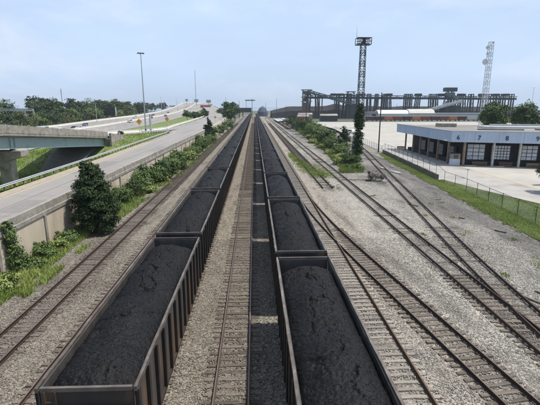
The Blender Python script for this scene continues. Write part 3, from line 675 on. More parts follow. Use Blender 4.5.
stones(75000, -17, 5.2, 10, 38, leaf('ballast_stone_tan', (.07, .062, .052), (.36, .325, .275)), 'loose tan and grey ballast stones between the left hand tracks')
stones(60000, 6.2, 24, 11, 38, leaf('ballast_stone_pale', (.10, .094, .085), (.46, .435, .39)), 'loose pale ballast stones around the right hand tracks')

# ================================================================== COAL TRAINS
def gondola(L, det):
    """det 2: every part; 1: joined ribs; 0: one mesh. origin on the rail top level at the car's middle"""
    root = empty('coal_gondola'); h = L/2; nr = 13
    zt, zb, z0 = 3.9, 1.15, .95
    def side(s): return MB().box(s*1.40-.02, s*1.40+.02, -h+.02, h-.02, zb, zt-.05).mesh('side_panel', panel_m if s > 0 else inner_m)
    for s in (-1, 1):
        inst('side_panel', MB().box(min(s*1.421, s*1.445), max(s*1.421, s*1.445), -h+.02, h-.02, zb, zt-.1).mesh('side_panel', panel_m), root)
        inst('inner_side', MB().box(min(s*1.40, s*1.4205), max(s*1.40, s*1.4205), -h+.12, h-.12, zb, zt-.1).mesh('inner_side', inner_m), root)
    r = .0
    rim = MB()
    for s in (-1, 1):
        secs = []
        for q in range(19):
            yy = -h+2*h*q/18; dx = random.uniform(-.014, .014) if 0 < q < 18 else 0; dz = random.uniform(-.016, .006) if 0 < q < 18 else 0
            secs.append([(s*1.49-.05+dx, yy, zt-.16), (s*1.49+.05+dx, yy, zt-.16), (s*1.49+.05+dx, yy, zt+dz), (s*1.49-.05+dx, yy, zt+dz)])
        rim.loft(secs)
    rim.build('side_rim', rim_m, root)
    for s in (-1, 1):
        e = MB().box(-1.385, 1.385, s*h-.10 if s > 0 else -h, h if s > 0 else -h+.10, zt-.14, zt-.003); e.build('end_rim', end_m, root)
        ep = MB().box(-1.395, 1.395, s*(h-.07)-.03, s*(h-.07)+.03, 1.3, zt-.13); eo = ep.build('end_panel', rust_side, root)
        ip = MB().box(-1.36, 1.36, s*(h-.112)-.008, s*(h-.112)+.008, 1.3, zt-.13); ip.build('inner_end', inner_m, root)
        if det:
            st = MB()
            for z in (1.75, 2.45, 3.1): st.box(-1.38, 1.38, s*(h+.0)-.05, s*(h+.0)+.05, z, z+.14)
            st.build('end_stiffener', rust_side, root)
    cs = MB().box(-1.42, 1.42, -h+.4, h-.4, 1.10, 1.149); cs.build('floor', black_m, root)
    # ribs: flanged posts, thicker than the panel
    rib = MB(); rib.box(1.446, 1.56, -.075, .075, zb-.05, zt-.17); rib.box(1.5605, 1.575, -.11, .11, zb-.05, zt-.17)
    if det == 2:
        me = rib.mesh('rib', rust_side); ml = MB(); ml.v = [(-x, y, z) for x, y, z in rib.v]; ml.f = rib.f; ml = ml.mesh('rib', rust_side)
        for k in range(nr):
            y = -h+.18+(L-.36)*k/(nr-1); inst('rib', me, root, (0, y, 0)); inst('rib', ml, root, (0, y, 0))
    else:
        b = MB()
        for k in range(nr):
            y = -h+.18+(L-.36)*k/(nr-1)
            for s in (-1, 1): b.box(min(s*1.446, s*1.575), max(s*1.446, s*1.575), y-.09, y+.09, zb-.05, zt-.17)
        b.build('rib', rust_side, root)['kind'] = 'stuff'
    sill = MB()
    for s in (-1, 1): sill.box(s*1.47-.05, s*1.47+.05, -h+.1, h-.1, zb-.22, zb-.051)
    sill.build('side_sill', rust_side, root)
    cb = MB().box(-.35, .35, -h-.1, h+.1, .72, .99); cb.box(-1.3, 1.3, -h-.02, -h+.5, .99, 1.095); cb.box(-1.3, 1.3, h-.5, h+.02, .99, 1.095); cb.build('centre_sill', black_m, root)
    if det == 0: return root
    tub = MB(); tub.loft([[(-1.3, y, 1.10), (-.95, y, zz), (.95, y, zz), (1.3, y, 1.10)] for y, zz in ((-h*.52, 1.0), (-h*.45, .42), (h*.45, .42), (h*.52, 1.0))]); tub.build('belly_tub', rust_side, root)
    for s in (-1, 1):
        bg = empty('bogie'); bg.parent = root; bg.location = (0, s*(h-1.75), 0)
        fr = MB()
        for q in (-1, 1):
            fr.loft([[(q*1.0-.07, y, z1), (q*1.0+.07, y, z1), (q*1.0+.07, y, z2), (q*1.0-.07, y, z2)] for y, z1, z2 in ((-1.1, .40, .56), (-.5, .30, .70), (.5, .30, .70), (1.1, .40, .56))])
        fr.box(-1.0, 1.0, -.2, .2, .42, .68); fr.build('side_frame', black_m, bg)
        wm = MB(); 
        wm.tube((-.80, 0, .42), (-.66, 0, .42), .42, .42, 20); wm.tube((.66, 0, .42), (.80, 0, .42), .42, .42, 20); wm.tube((-.66, 0, .42), (.66, 0, .42), .08, .08, 8); wm.tube((-.66, 0, .42), (-.63, 0, .42), .45, .45, 20); wm.tube((.63, 0, .42), (.66, 0, .42), .45, .45, 20)
        wme = wm.mesh('wheelset', wheel_m)
        for y in (-.88, .88): inst('wheelset', wme, bg, (0, y, 0))
        cp = MB().box(-.14, .14, min(s*(h+.10), s*(h+.44)), max(s*(h+.10), s*(h+.44)), .74, .96); cp.box(-.2, .2, s*(h+.36)-.09, s*(h+.36)+.09, .70, 1.0); cp.build('coupler', black_m, root)
        ld = MB()
        x = s*1.33
        for q in (-.02, .30): ld.bar((1.20*s-q*s, s*(h+.07), 1.2), (1.20*s-q*s, s*(h+.07), zt-.1), .03)
        for z in np.arange(1.3, zt-.2, .36): ld.bar((1.22*s, s*(h+.07), z), (.90*s, s*(h+.07), z), .025)
        ld.build('ladder', rust_side, root)
    bw = MB()
    for k in range(16):
        a0, a1 = 2*PI*k/16, 2*PI*(k+1)/16; bw.bar((-.75+.27*math.cos(a0), h+.19, 2.75+.27*math.sin(a0)), (-.75+.27*math.cos(a1), h+.19, 2.75+.27*math.sin(a1)), .03)
    for k in range(3): a0 = 2*PI*k/3; bw.bar((-.75, h+.19, 2.75), (-.75+.27*math.cos(a0), h+.19, 2.75+.27*math.sin(a0)), .025)
    bw.bar((-.75, h-.03, 2.75), (-.75, h+.19, 2.75), .04); bw.build('brake_wheel', rust_side, root)
    return root
def heap(L, seed, res, crown=.75, edge=2.98, endz=2.75, crack=1.0):
    """heaped coal: crowned, sloping down to both ends, lumps and cracks along the ridge"""
    h = L/2-.13; w = 1.395
    xs = np.linspace(-w, w, max(9, int(2*w/res))); ys = np.linspace(-h, h, int(2*h/res))
    X, Y = np.meshgrid(xs, ys); u = X/w
    side = edge + crown*(1-np.abs(u)**2.0)+.12*fbm(Y*.5, Y*0+seed, seed, 2)*2 + .15*np.sin(Y*2*PI/4.6+seed)*(1-u*u)
    e0 = endz + (h-Y)*.62 + .25*(1-u*u) + .3*fbm(X*1.3, Y*.6, seed+3, 2); e1 = endz + .45 + (h+Y)*.75 + .2*(1-u*u) + .3*fbm(X*1.3, Y*.6, seed+5, 2)
    k = .18; Z = -k*np.log(np.exp(-side/k)+np.exp(-e0/k)+np.exp(-e1/k))
    Z += .16*fbm(X*.9, Y*.55, seed+11, 3) + .10*fbm(X*3.2, Y*3.2, seed+20, 3) + .10*np.abs(fbm(X*5, Y*5, seed+30, 3)) + .10*fbm(X*16, Y*16, seed+33, 2)
    wx = X+1.0*fbm(X*1.6, Y*1.6, seed+40, 4); wy = Y+1.0*fbm(X*1.6+9, Y*1.6, seed+44, 4)
    rg = np.minimum(np.abs(fbm(wx*1.0, wy*.45, seed+50, 3)), np.abs(fbm(wx*.7+5, wy*1.2, seed+60, 2))+.02)
    Z -= crack*.24*np.clip(1-rg/.021, 0, 1)*np.clip(1.25-np.abs(u)*1.3, 0, 1)*(fbm(X*.4, Y*.25, seed+70, 2) > -.15)
    # ragged gap along the side walls where the load has settled
    ed = np.clip((np.abs(u)-.90)/.10, 0, 1); Z -= ed*(.03+.42*np.clip(fbm(Y*1.1, X*0+np.sign(u)*7, seed+80, 3), 0, 1))
    nx, ny = len(xs), len(ys); v = np.stack([X, Y, Z], -1).reshape(-1, 3); i = np.arange(nx*ny).reshape(ny, nx)
    f = np.stack([i[:-1, :-1], i[:-1, 1:], i[1:, 1:], i[1:, :-1]], -1).reshape(-1, 4)
    # skirt down to the floor closes the load into a solid
    rim = list(i[0, :])+list(i[1:, -1])+list(i[-1, -2::-1])+list(i[-2:0:-1, 0]); n0 = len(v); low = v[rim].copy(); low[:, 2] = 1.16
    v = np.concatenate([v, low]); m = len(rim); q = np.array([[rim[j], n0+j, n0+(j+1) % m, rim[(j+1) % m]] for j in range(m)])
    return npmesh('coal_load', v, np.concatenate([f, q]), coal_m, smooth=True)
def lumps(me, n, parent):
    co = np.empty(len(me.vertices)*3, np.float32); me.vertices.foreach_get('co', co); co = co.reshape(-1, 3); co = co[co[:, 2] > 1.5]
    p = co[rng.integers(0, len(co), n)]+rng.uniform(-.03, .03, (n, 3)); sz = (.008+.021*rng.power(.35, n)**2)[:, None, None]
    base = np.array([(1, 0, 0), (0, 1, 0), (-1, 0, 0), (0, -1, 0), (0, 0, .8), (0, 0, -.6)], float); v = base[None]*rng.uniform(.6, 1.3, (n, 6, 1))
    a = rng.uniform(0, 2*PI, n); ca, sa = np.cos(a)[:, None], np.sin(a)[:, None]; v = np.stack([v[..., 0]*ca-v[..., 1]*sa, v[..., 0]*sa+v[..., 1]*ca, v[..., 2]], -1)*sz+p[:, None]
    f = np.array([(0, 1, 4), (1, 2, 4), (2, 3, 4), (3, 0, 4), (1, 0, 5), (2, 1, 5), (3, 2, 5), (0, 3, 5)]); F = (f[None]+6*np.arange(n)[:, None, None]).reshape(-1, 3)
    o = inst('coal_lump', npmesh('coal_lump', v.reshape(-1, 3), F, lump_m, np.repeat(rng.uniform(0, 1, n), 6)), parent); o['kind'] = 'stuff'
ORD = ['nearest', 'second', 'third', 'fourth', 'fifth', 'sixth', 'seventh', 'eighth', 'ninth', 'tenth', 'eleventh', 'twelfth']
def train(side, xc, L, pitch, y0, n):
    protos = {d: gondola(L, d) for d in (2, 1, 0)}; used = set()
    hm = [heap(L, 100+i+(50 if side == 'right' else 0), r, crown=c, edge=e) for i, (r, c, e) in enumerate(((.035, .72, 3.47), (.045, .66, 3.45), (.09, .68, 3.42), (.13, .50, 3.5), (.13, .68, 3.36)))]
    for i in range(n):
        yc = y0 + L/2 + i*pitch; d = 2 if i < 6 else (1 if i < 12 else 0)
        if d in used: o = copy_tree(protos[d])
        else: o = protos[d]; used.add(d)
        o.location = (xc, yc, .2); o.rotation_euler.z = PI if i % 2 else 0
        if i == 0: lb = 'coal gondola at the near end of the left train, its dark end wall facing us' if side == 'left' else 'nearest coal gondola of the right train, cut off by the bottom of the picture'
        elif i < 12: lb = f'ribbed coal gondola, {ORD[i]} from the near end of the {side} train'
        else: lb = f'small distant coal gondola in the far part of the {side} train'
        tag(o, lb, 'rail car', f'coal gondolas of the {side} train')
        me = hm[0] if i == 0 else hm[1] if i == 1 else hm[2+i % 3]
        c = inst('coal_load', me, None, (xc, yc, .2), (0, 0, PI if (i > 1 and i % 2) else 0))
        if i < 3: lumps(me, (26000, 14000, 6000)[i], c)
        tag(c, (f'heap of black coal filling the {ORD[i]} gondola of the {side} train' if i < 12 else f'distant heap of black coal in the far part of the {side} train'), 'coal load', f'coal loads of the {side} train')
    for d in protos:
        if d not in used: pass
train('left', -5.2, 14.75, 15.8, 11.05, 33)
train('right', 2.7, 14.2, 15.15, 7.75, 35)

# ================================================================== VEGETATION
# ---- left verge
tree('cedar_tree', -16.15, 40.4, 0, 7.4, 5.0, lf_cedar, 'large dark green cedar standing against the concrete wall beside the leftmost track', 'tree', n=42000, size=.105, shape='cedar', lobes=26, seed=3)
vine = empty('ivy_climber', (-18.45, 30.6, 0), 0, 'green climber growing up the near end of the concrete wall to the road', 'climbing plant')
inst('crown', crown_mesh('crown', [(.05, -.6, 2.9, .32, .5, 1.25), (.15, -.5, 1.6, .45, .55, 1.2), (.3, -.2, .7, .5, .8, .8), (0.02, -.8, 3.8, .3, .35, .35)], 5200, .09, lf_mid), vine)
inst('stem', MB().tube((0, 0, -.1), (-.02, -.2, 3.4), .04, .015, 6).mesh('stem', bark_m), vine)
vb = [  # x, y, h, w, material, label
 (-17.6, 27.0, 1.3, 2.6, lf_light, 'bright green bush at the left picture edge below the wall climber'),
 (-17.5, 30.9, .9, 2.0, lf_mid, 'low bush at the foot of the wall climber'),
 (-17.7, 33.2, 1.5, 1.8, lf_mid, 'bush against the wall right after the climber'),
 (-17.6, 35.4, 1.3, 1.8, lf_light, 'light green bush midway between the wall climber and the large cedar'),
 (-17.5, 37.2, 1.3, 2.0, lf_mid, 'low green bush just before the large cedar'),
 (-17.3, 45.5, 1.2, 2.2, lf_light, 'low light green bush just past the large cedar'),
 (-18.1, 49.5, 3.0, 1.3, lf_dark, 'narrow dark climbing bush on the wall past the large cedar'),
 (-17.5, 53.5, 2.5, 3.0, lf_mid, 'rounded green bush below the parapet, past the narrow climber'),
 (-17.0, 57.5, 3.0, 3.4, lf_dark, 'tall dark bush hiding the wall joint, nearer of the two big ones'),
 (-16.3, 60.5, 1.5, 2.6, lf_light, 'yellow green bush in front of the tall dark bush'),
 (-17.3, 62.5, 3.5, 3.4, lf_mid, 'full green bush reaching up to the parapet'),
 (-18.0, 65.5, 3.7, 1.6, lf_dark, 'narrow upright dark bush touching the parapet'),
 (-16.7, 68.5, 3.3, 4.0, lf_mid, 'broad green bush in the middle of the verge thicket'),
 (-16.1, 73.0, 3.4, 4.2, lf_dark, 'broad dark bush in the thicket beside the leftmost track'),
 (-15.9, 70.0, 1.3, 2.8, lf_light, 'low yellow green bush at the ballast edge in front of the thicket'),
 (-16.5, 79.0, 3.6, 4.2, lf_mid, 'large rounded bush where the thicket is highest'),
 (-15.7, 84.5, 2.4, 4.0, lf_dark, 'dark spreading bush past the highest part of the thicket'),
 (-16.6, 91.0, 3.2, 4.0, lf_mid, 'green bush along the wall, before the long low growth'),
 (-15.8, 99.0, 2.2, 4.4, lf_light, 'light green low bush in the long low growth by the wall'),
 (-16.4, 108.0, 2.9, 5.0, lf_mid, 'bush half way to the tall dark tree by the wall'),
 (-16.0, 119.0, 3.0, 5.0, lf_dark, 'dark bush on the verge before the tall dark tree'),
 (-16.4, 131.0, 3.8, 5.5, lf_mid, 'bush group close before the tall dark tree'),
 (-15.6, 145.0, 3.4, 5.0, lf_mid, 'rounded bush at the foot of the tall dark tree'),
]
for i, (x, y, h, w, m, l) in enumerate(vb):
    tree('bush', x, y, -.05, h, w, m, l, 'bush', 'bushes along the retaining wall', n=int(min(5200, 1100*h*w/2+800)), size=.10 if y < 60 else .15, shape='bush', lobes=8, th=h*.5)
tree('broadleaf_tree', -17.6, 158, 0, 8.6, 6.0, lf_cedar, 'tall dark rounded tree standing alone by the wall before the bend', 'tree', n=7000, size=.26, shape='cone', lobes=12)
for x, y, h, w, l in ((-17, 178, 4.5, 6, 'small bush behind the lone dark tree by the wall'), (-15.5, 205, 4, 7, 'low bush on the verge beyond the lone dark tree'), (-15.8, 240, 6, 8, 'green bush below the tall far trees beside the tracks')):
    tree('bush', x, y, 0, h, w, lf_mid, l, 'bush', 'bushes along the retaining wall', n=2600, size=.3, shape='bush')
for x, y, h, w, l in ((-17.5, 285, 13, 10, 'nearest of the tall far trees between wall and tracks'), (-19.0, 325, 17.5, 11, 'tallest of the far trees between wall and tracks'), (-17.0, 365, 16, 10, 'far tree behind the tallest one beside the tracks'), (-24, 430, 15, 16, 'broad far tree left of the tallest one, beyond the bend'), (-34, 470, 13, 18, 'low broad far tree beyond the road bend')):
    tree('broadleaf_tree', x, y, -.3, h, w, lf_dark if y < 400 else lf_far, l, 'tree', 'far trees beside the tracks', n=4200, size=.5, lobes=9)
# verge grass and weeds
y = 22+rng.power(.55, 60000)*150; xr = np.interp(y, [22, 33, 43, 54, 76, 160], [-16.3, -16.3, -16.5, -16.1, -15.0, -15.2]); x = xr - rng.uniform(-.5, 1, 60000)*(xr+18.6)
k = (fbm(x*.7, y*.4, 61) + (x < xr)*.25 > .06); pts = np.stack([x, y, yard_h(x, y)-.02], 1)[k]
tag(inst('grass', blades('grass', pts, .42, lf_grass, .03)), 'rough weeds and grass along the foot of the retaining wall', 'weeds', kind='stuff')
# grass patch over the stub siding, and weed tufts in the ballast
def tufts(spots, n, h, m):
    P_ = []
    for cx, cy, rx, ry in spots:
        a = rng.normal(0, 1, (n, 2))*.5; P_.append(np.stack([cx+a[:, 0]*rx, cy+a[:, 1]*ry, np.full(n, -.05)], 1))
    p = np.concatenate(P_); p = p[fbm(p[:, 0]*1.3, p[:, 1]*1.3, 91) > -.08]; return blades('grass', p, h, m, .035)
tag(inst('grass', tufts([(11.8, 83, 2.3, 9), (12.3, 77, 2.0, 4), (10.4, 91, 1.5, 8), (9.8, 104, 1.0, 8)], 3600, .30, lf_grass)), 'bright grass patch growing over the end of the stub siding', 'grass', kind='stuff')
sp = [(random.uniform(16.5, 25), random.uniform(26, 62), .35, .5) for _ in range(16)]+[(21.5, 39, .8, .8), (22.7, 30, .6, .9), (18.5, 71, .9, .9), (17.8, 78, .8, .8)]
tag(inst('grass', tufts(sp, 70, .16, lf_grass)), 'small weed tufts scattered over the gravel yard on the right', 'weeds', kind='stuff')

y = rng.uniform(78, 240, 40000); x = np.interp(y, [78, 84, 121, 229, 240], [17.2, 18.6, 21.2, 23.4, 23.5])+rng.uniform(-1.2, 5.0, 40000)*rng.uniform(.3, 1, 40000)
k = fbm(x*.5, y*.3, 66) > -.12
tag(inst('grass', blades('grass', np.stack([x, y, x*0-.05], 1)[k], .75, leaf('tall_weeds', (.10, .15, .035), (.24, .28, .08)), .06)), 'tall yellow green weeds along the track side of the right thicket', 'weeds', kind='stuff')
# ---- right side bushes between the yard tracks and the lot
rb = [
 (20.4, 82.5, 1.3, 3.6, lf_mid, 'low green bush at the foot of the ivy covered column'),
 (21.0, 88.0, 3.0, 4.6, lf_dark, 'dark bush left of the ivy covered column'),
 (19.0, 90.0, 1.7, 4.0, lf_light, 'yellow green bush nearest the yard track, left of the ivy column'),
 (22.8, 96.0, 2.6, 4.2, lf_dry, 'brownish dry bush behind the ivy covered column'),
 (20.0, 99.0, 1.5, 4.0, lf_light, 'pale green bush at the track edge past the dark bush'),
 (22.6, 106.0, 3.6, 5.0, lf_mid, 'rounded green bush in front of the conical dark tree'),
 (20.6, 113.0, 1.2, 4.0, lf_light, 'long yellow green bush strip along the yard track'),
 (23.2, 124.0, 4.4, 6.0, lf_mid, 'green bush left of the conical dark tree'),
 (20.8, 128.0, 1.3, 4.5, lf_light, 'low light green bush edging the gravel left of the conical tree'),
 (23.4, 136.0, 5.4, 6.6, lf_dark, 'dark round bush in the middle of the right thicket'),
 (21.6, 146.0, 1.5, 5.0, lf_light, 'light green growth in front of the middle of the right thicket'),
 (23.8, 150.0, 6.4, 7.5, lf_mid, 'tall green bush past the middle of the right thicket'),
 (22.4, 163.0, 2.0, 5.0, lf_light, 'light green bush near the far end of the right thicket'),
 (24.4, 172.0, 7.2, 8.5, lf_mid, 'big bush in the far half of the right thicket'),
 (24.0, 195.0, 7.8, 9.5, lf_dark, 'dark tree-like bush in the far half of the right thicket'),
 (23.4, 220.0, 7.0, 9.5, lf_dark, 'second last dark bush at the far end of the right thicket'),
 (22.6, 250.0, 8.5, 10, lf_cedar, 'last dark bush at the far end of the right thicket')]
for x, y, h, w, m, l in rb:
    tree('bush', x, y, -.05, h, w, m, l, 'bush', 'bushes between the yard and the lot', n=int(min(4500, 900+420*h*w*.5)), size=.15 if y < 130 else .24, shape='bush', lobes=9, th=h*.5)
tree('conifer_tree', 25.2, 117, 0, 7.6, 5.6, lf_cedar, 'dark conical tree at the end of the bushes beside the lot', 'tree', n=8000, size=.18, shape='cone', lobes=14)
iv = empty('ivy_column', (23.2, 92, 0), 0, 'tall narrow column of dark ivy at the lot edge', 'tree')
bl = [(random.uniform(-.12, .12), random.uniform(-.12, .12), 2.4+1.0*i, random.uniform(.85, 1.2) if i < 9 else .8, random.uniform(.85, 1.2) if i < 9 else .8, .85) for i in range(11)]
inst('crown', crown_mesh('crown', bl, 13000, .13, lf_cedar), iv); inst('trunk', MB().tube((0, 0, -.2), (0, 0, 12.4), .18, .12, 8).mesh('trunk', bark_m), iv)
tree('broadleaf_tree', 83.5, 143, 0, 14.4, 9.6, lf_dark, 'left of two round dark trees behind the dock building roof', 'tree', 'trees behind the dock building', n=14000, size=.34, lobes=12, seed=5)
tree('broadleaf_tree', 97.5, 147, 0, 14.6, 9.6, lf_dark, 'right of two round dark trees behind the dock building roof', 'tree', 'trees behind the dock building', n=10000, size=.34, lobes=11, seed=8)
tree('broadleaf_tree', 43.6, 57.5, 0, 4.6, 4.4, lf_cedar, 'dark tree reaching in at the right picture edge beside the lawn', 'tree', n=9000, size=.12, lobes=9, seed=4)

# ---- treeline beyond the motorway
kinds = [('broad dark tree', lf_far), ('dark tree', lf_dark), ('olive green tree', lf_olive)]
tl = []
for i in range(34):
    yy = 205+i*9.5+random.uniform(-5, 5); xx = -136-random.uniform(0, 26)+.02*(yy-300)
    tl.append((xx, yy, random.uniform(14, 20.5) if i < 26 else random.uniform(12, 17), random.uniform(11, 17)))
NTH = ['first', 'second', 'third', 'fourth', 'fifth', 'sixth', 'seventh', 'eighth', 'ninth', 'tenth', 'eleventh', 'twelfth', 'thirteenth', 'fourteenth', 'fifteenth', 'sixteenth', 'seventeenth', 'eighteenth']
od = sorted(range(len(tl)), key=lambda i: tl[i][0]/tl[i][1]); rank = {j: k for k, j in enumerate(od)}
for i, (xx, yy, h, w) in enumerate(tl):
    k_ = rank[i]; lab = f'{NTH[k_]} tree from the left picture edge in the far treeline beyond the motorway' if k_ < 17 else f'{NTH[33-k_]} tree counted leftward from the right end of the far treeline by the climbing motorway'
    tree('broadleaf_tree', xx, yy, .5+max(0, (yy-300)*.012), h, w, lf_far if i % 3 else lf_dark, lab, 'tree', 'far treeline beyond the motorway', n=3400, size=.62, lobes=10, shape='bush' if i % 2 else 'round')
for i in range(18):
    yy = 195+i*15+random.uniform(-4, 4); xx = -127-random.uniform(0, 5)
    tree('bush', xx, yy, .3+max(0, (yy-300)*.012), random.uniform(8, 12.5), random.uniform(12, 18), (lf_olive, lf_mid, lf_far)[i % 3], f'{NTH[i]} rounded bush from the left along the foot of the far treeline', 'bush', 'bushes before the far treeline', n=2200, size=.5, shape='bush')
for i in range(22):
    yy = 560+i*28; xx = -150-random.uniform(0, 60)
    tree('broadleaf_tree', xx, yy, 2, random.uniform(13, 19), random.uniform(16, 24), lf_far, 'small hazy tree at the far end of the treeline beside the climbing motorway', 'tree', 'hazy trees at the far end', n=900, size=.9)
for x, y, h, w, l in ((-48, 300, 8.0, 8, 'leftmost dark tree on the island between motorway and ramp'), (-44, 315, 6.5, 8, 'middle dark tree on the island between motorway and ramp'), (-41, 345, 8.2, 8, 'rightmost dark tree on the island between motorway and ramp'), (-46.5, 325, 6, 9, 'low tree behind the others on the island between motorway and ramp')):
    tree('broadleaf_tree', x, y, 2.2, h, w, lf_dark, l, 'tree', 'island trees', n=2600, size=.4)
tree('bush', -34.5, 108, 5.2, 1.5, 1.6, lf_dark, 'small dark bush at the top of the grass bank beside the overpass end', 'bush', n=1000, size=.12, shape='bush')

# ================================================================== RIGHT SIDE: wall, fence, poles
def wall_run(p, q, h, th=.3):
    p = Vector(p); q = Vector(q); d = q-p; w = empty('retaining_wall', p, 0, 'low weathered wall along the lot edge below the wire fence', 'wall'); n = int(d.length/3)
    for i in range(n):
        a = d*(i/n); c = d*((i+1)/n-.02/d.length); r = Vector((d.y, -d.x, 0)).normalized()*th/2; z = Vector((0, 0, h+random.uniform(-.03, .03)))
        MB().loft([[a-r+Vector((0, 0, -.2)), a+r+Vector((0, 0, -.2)), a+r+z, a-r+z], [c-r+Vector((0, 0, -.2)), c+r+Vector((0, 0, -.2)), c+r+z, c-r+z]]).build('wall_panel', mat('low_wall', (.17, .15, .12), (.11, .10, .08), .8, .95, c3=(.06, .055, .045), s3=.5, t3=(.48, .7), coord='World'), w)
wall_run((31.9, 69.6, 0), (35.4, 112.4, 0), .95)
fen = empty('wire_fence', (30, 41, 0), 0, 'long chain-link fence with steel posts between the yard and the lot', 'fence')
fys = list(np.arange(24, 240, 3.6)); fpost = MB().tube((0, 0, -.1), (0, 0, 1.85), .04, .04, 8).mesh('post', steel_d)
def fz(y): return .95 if 69.6 < y < 112.4 else .05
tp = MB(); wr = MB()
for i, yy in enumerate(fys):
    p = Vector((fx(yy)[0]-30, yy-41, fz(yy))); inst('post', fpost, fen, p)
    if i+1 < len(fys):
        q = Vector((fx(fys[i+1])[0]-30, fys[i+1]-41, fz(fys[i+1])))
        u1 = Vector((0, 0, 1.78)); tp.bar(p+u1, q+u1, .04)
        if yy < 125:
            k = 16
            for j in range(k):
                for s in (0, 1):
                    a = p.lerp(q, j/k); c = p.lerp(q, min(1, (j+5)/k)); zz = 1.74*min(1, (k-j)/5)
                    wr.bar(a+Vector((0, 0, .05 if s == 0 else 1.74)), c+Vector((0, 0, .05+zz if s == 0 else 1.74-zz)), .006)
tp.build('top_rail', steel_d, fen); o = wr.build('chain_link', galv_m, fen); o['kind'] = 'stuff'

def upole(name, x, y, h, label, r=.17, arms=(), m=None, z=0, cat='pole', group=None):
    p = empty(name, (x, y, z), 0, label, cat, group)
    MB().tube((0, 0, -.2), (0, 0, h), r, r*.65, 10).build('shaft', m or pole_m, p)
    for a, w in arms: MB().bar((-w/2, 0, a), (w/2, 0, a), .12).build('crossarm', m or pole_m, p)
    return p
upole('utility_pole', 34.9, 115, 16.3, 'tall dark timber pole at the corner of the low wall, left of the dock building', .19)
upole('utility_pole', 18.05+8.5, 215, 18.5, 'thin dark pole rising behind the right thicket before the terminal', .2, ((17.2, 1.8),))
lm = empty('sign_post', (37.97, 71.2, 0), 0, 'small grey sign post with a pale conical cap beside the fence', 'post')
MB().tube((0, 0, 0), (0, 0, 1.5), .04, .04, 8).build('shaft', galv_m, lm); MB().tube((0, 0, 1.35), (0, 0, 1.75), .10, .32, 10).build('cap', pale_m, lm)

# switch machine and scrap heap beside the curved siding
sw = empty('switch_stand', (19.6, 69.2, 0), 0, 'small dark switch stand among dead weeds beside the curved siding', 'switch stand')
MB().box(-.5, .5, -.2, .2, -.02, .22).build('base', steel_d, sw); MB().tube((0, 0, .2), (0, 0, 1.5), .05, .04, 8).build('shaft', steel_d, sw); MB().box(-.22, .22, -.03, .03, 1.2, 1.6).build('target', black_m, sw); MB().bar((0, 0, .5), (.6, .1, .85), .04).build('lever', steel_d, sw)
ro = MB(); ro.bar((17.0, 69.6, .1), (15.0, 69.9, .1), .09); ro.bar((19.2, 69.3, .1), (17.0, 69.6, .1), .09)
tag(ro.build('switch_rod', rail_m), 'thin steel rod reaching from the switch stand toward the track', 'rod')
tree('bush', 21.0, 69.6, -.05, 1.3, 3.4, lf_dry, 'grey dead brush heap beside the curved siding', 'bush', n=2600, size=.09, shape='bush')
def scrap(label, x, y, m, s):
    b = MB()
    for i in range(9):
        p = Vector((random.uniform(-s, s), random.uniform(-s, s)*.6, random.uniform(.02, .25))); q = p+Vector((random.uniform(-s, s), random.uniform(-s, s)*.7, random.uniform(-.05, .25))); b.bar(p, q, .14*s+.05, .06)
    o = b.build('scrap_pile', m); o.location = (x, y, 0); tag(o, label, 'scrap')
scrap('faded red scrap lying on the curved siding by the dead brush', 22.6, 78.5, mat('faded_red', (.20, .12, .10), (.14, .08, .07), 2, .8), .9)
scrap('pale lilac rubbish beside the curved siding', 21.9, 67.4, mat('lilac_rag', (.42, .36, .46), (.34, .29, .38), 3, .8), .6)
scrap('dark timber ends dumped at the end of the stub siding', 12.6, 63.4, wood_m, .9)
for i in range(9):
    o = inst('loose_sleeper', random.choice(TIE), None, (random.uniform(16.8, 25.5), random.uniform(22, 60), .02), (0, 0, random.uniform(-1.2, 1.2))); o.scale = (random.uniform(.25, .7), .8, .6)
    tag(o, 'broken dark sleeper end lying on the pale gravel right of the curved siding', 'timber', 'broken sleepers on the gravel')

# ================================================================== DOCK BUILDING
db = empty('dock_building', (42, 87, 0), 0, 'low warehouse with blue fascia, numbered loading docks and flat roof', 'warehouse')
C0 = Vector((0, 0, 0)); DF = Vector((.954, -.300, 0)).normalized(); DS = Vector((1.2, 38, 0)).normalized(); NF = Vector((-.3, -.954, 0)).normalized(); NS = Vector((-1, .03, 0)).normalized()
FZ0, FZ1 = 5.1, 7.45; LFR, LSD = 46.0, 38.0
def fascia(o, d, nrm, length, step, name):
    n = int(round(length/step)); w = length/n
    for i in range(n):
        b = MB(); k = 12; prof = []
        for j in range(k*2+1):
            t = .015+(w-.03)*j/(k*2); dep = .035 if (j % 4) in (1, 2) else 0; prof.append((t, dep))
        a = o + d*(w*i); jit = random.uniform(-.012, .012); z0 = FZ0+random.uniform(-.02, .02)
        f = [a+d*t+nrm*(dep+jit) for t, dep in prof]; g = [a+d*t-nrm*.06 for t, dep in reversed(prof)]
        ring = f+g; b.loft([[p+Vector((0, 0, z0)) for p in ring], [p+Vector((0, 0, FZ1)) for p in ring]]); b.build(name, fascia_m, db)
fascia(C0, DF, NF, LFR, 4.6, 'fascia_panel'); fascia(C0, DS, NS, LSD, 4.2, 'fascia_panel')
def q4(u, v, z): return C0 + DF*u + DS*v + Vector((0, 0, z))
rf = MB(); rf.loft([[q4(.05, .05, FZ1-.5), q4(LFR, .05, FZ1-.5), q4(LFR, LSD, FZ1-.5), q4(.05, LSD, FZ1-.5)], [q4(.05, .05, FZ1-.12), q4(LFR, .05, FZ1-.12), q4(LFR, LSD, FZ1-.12), q4(.05, LSD, FZ1-.12)]]); rf.build('roof', roof_m, db)
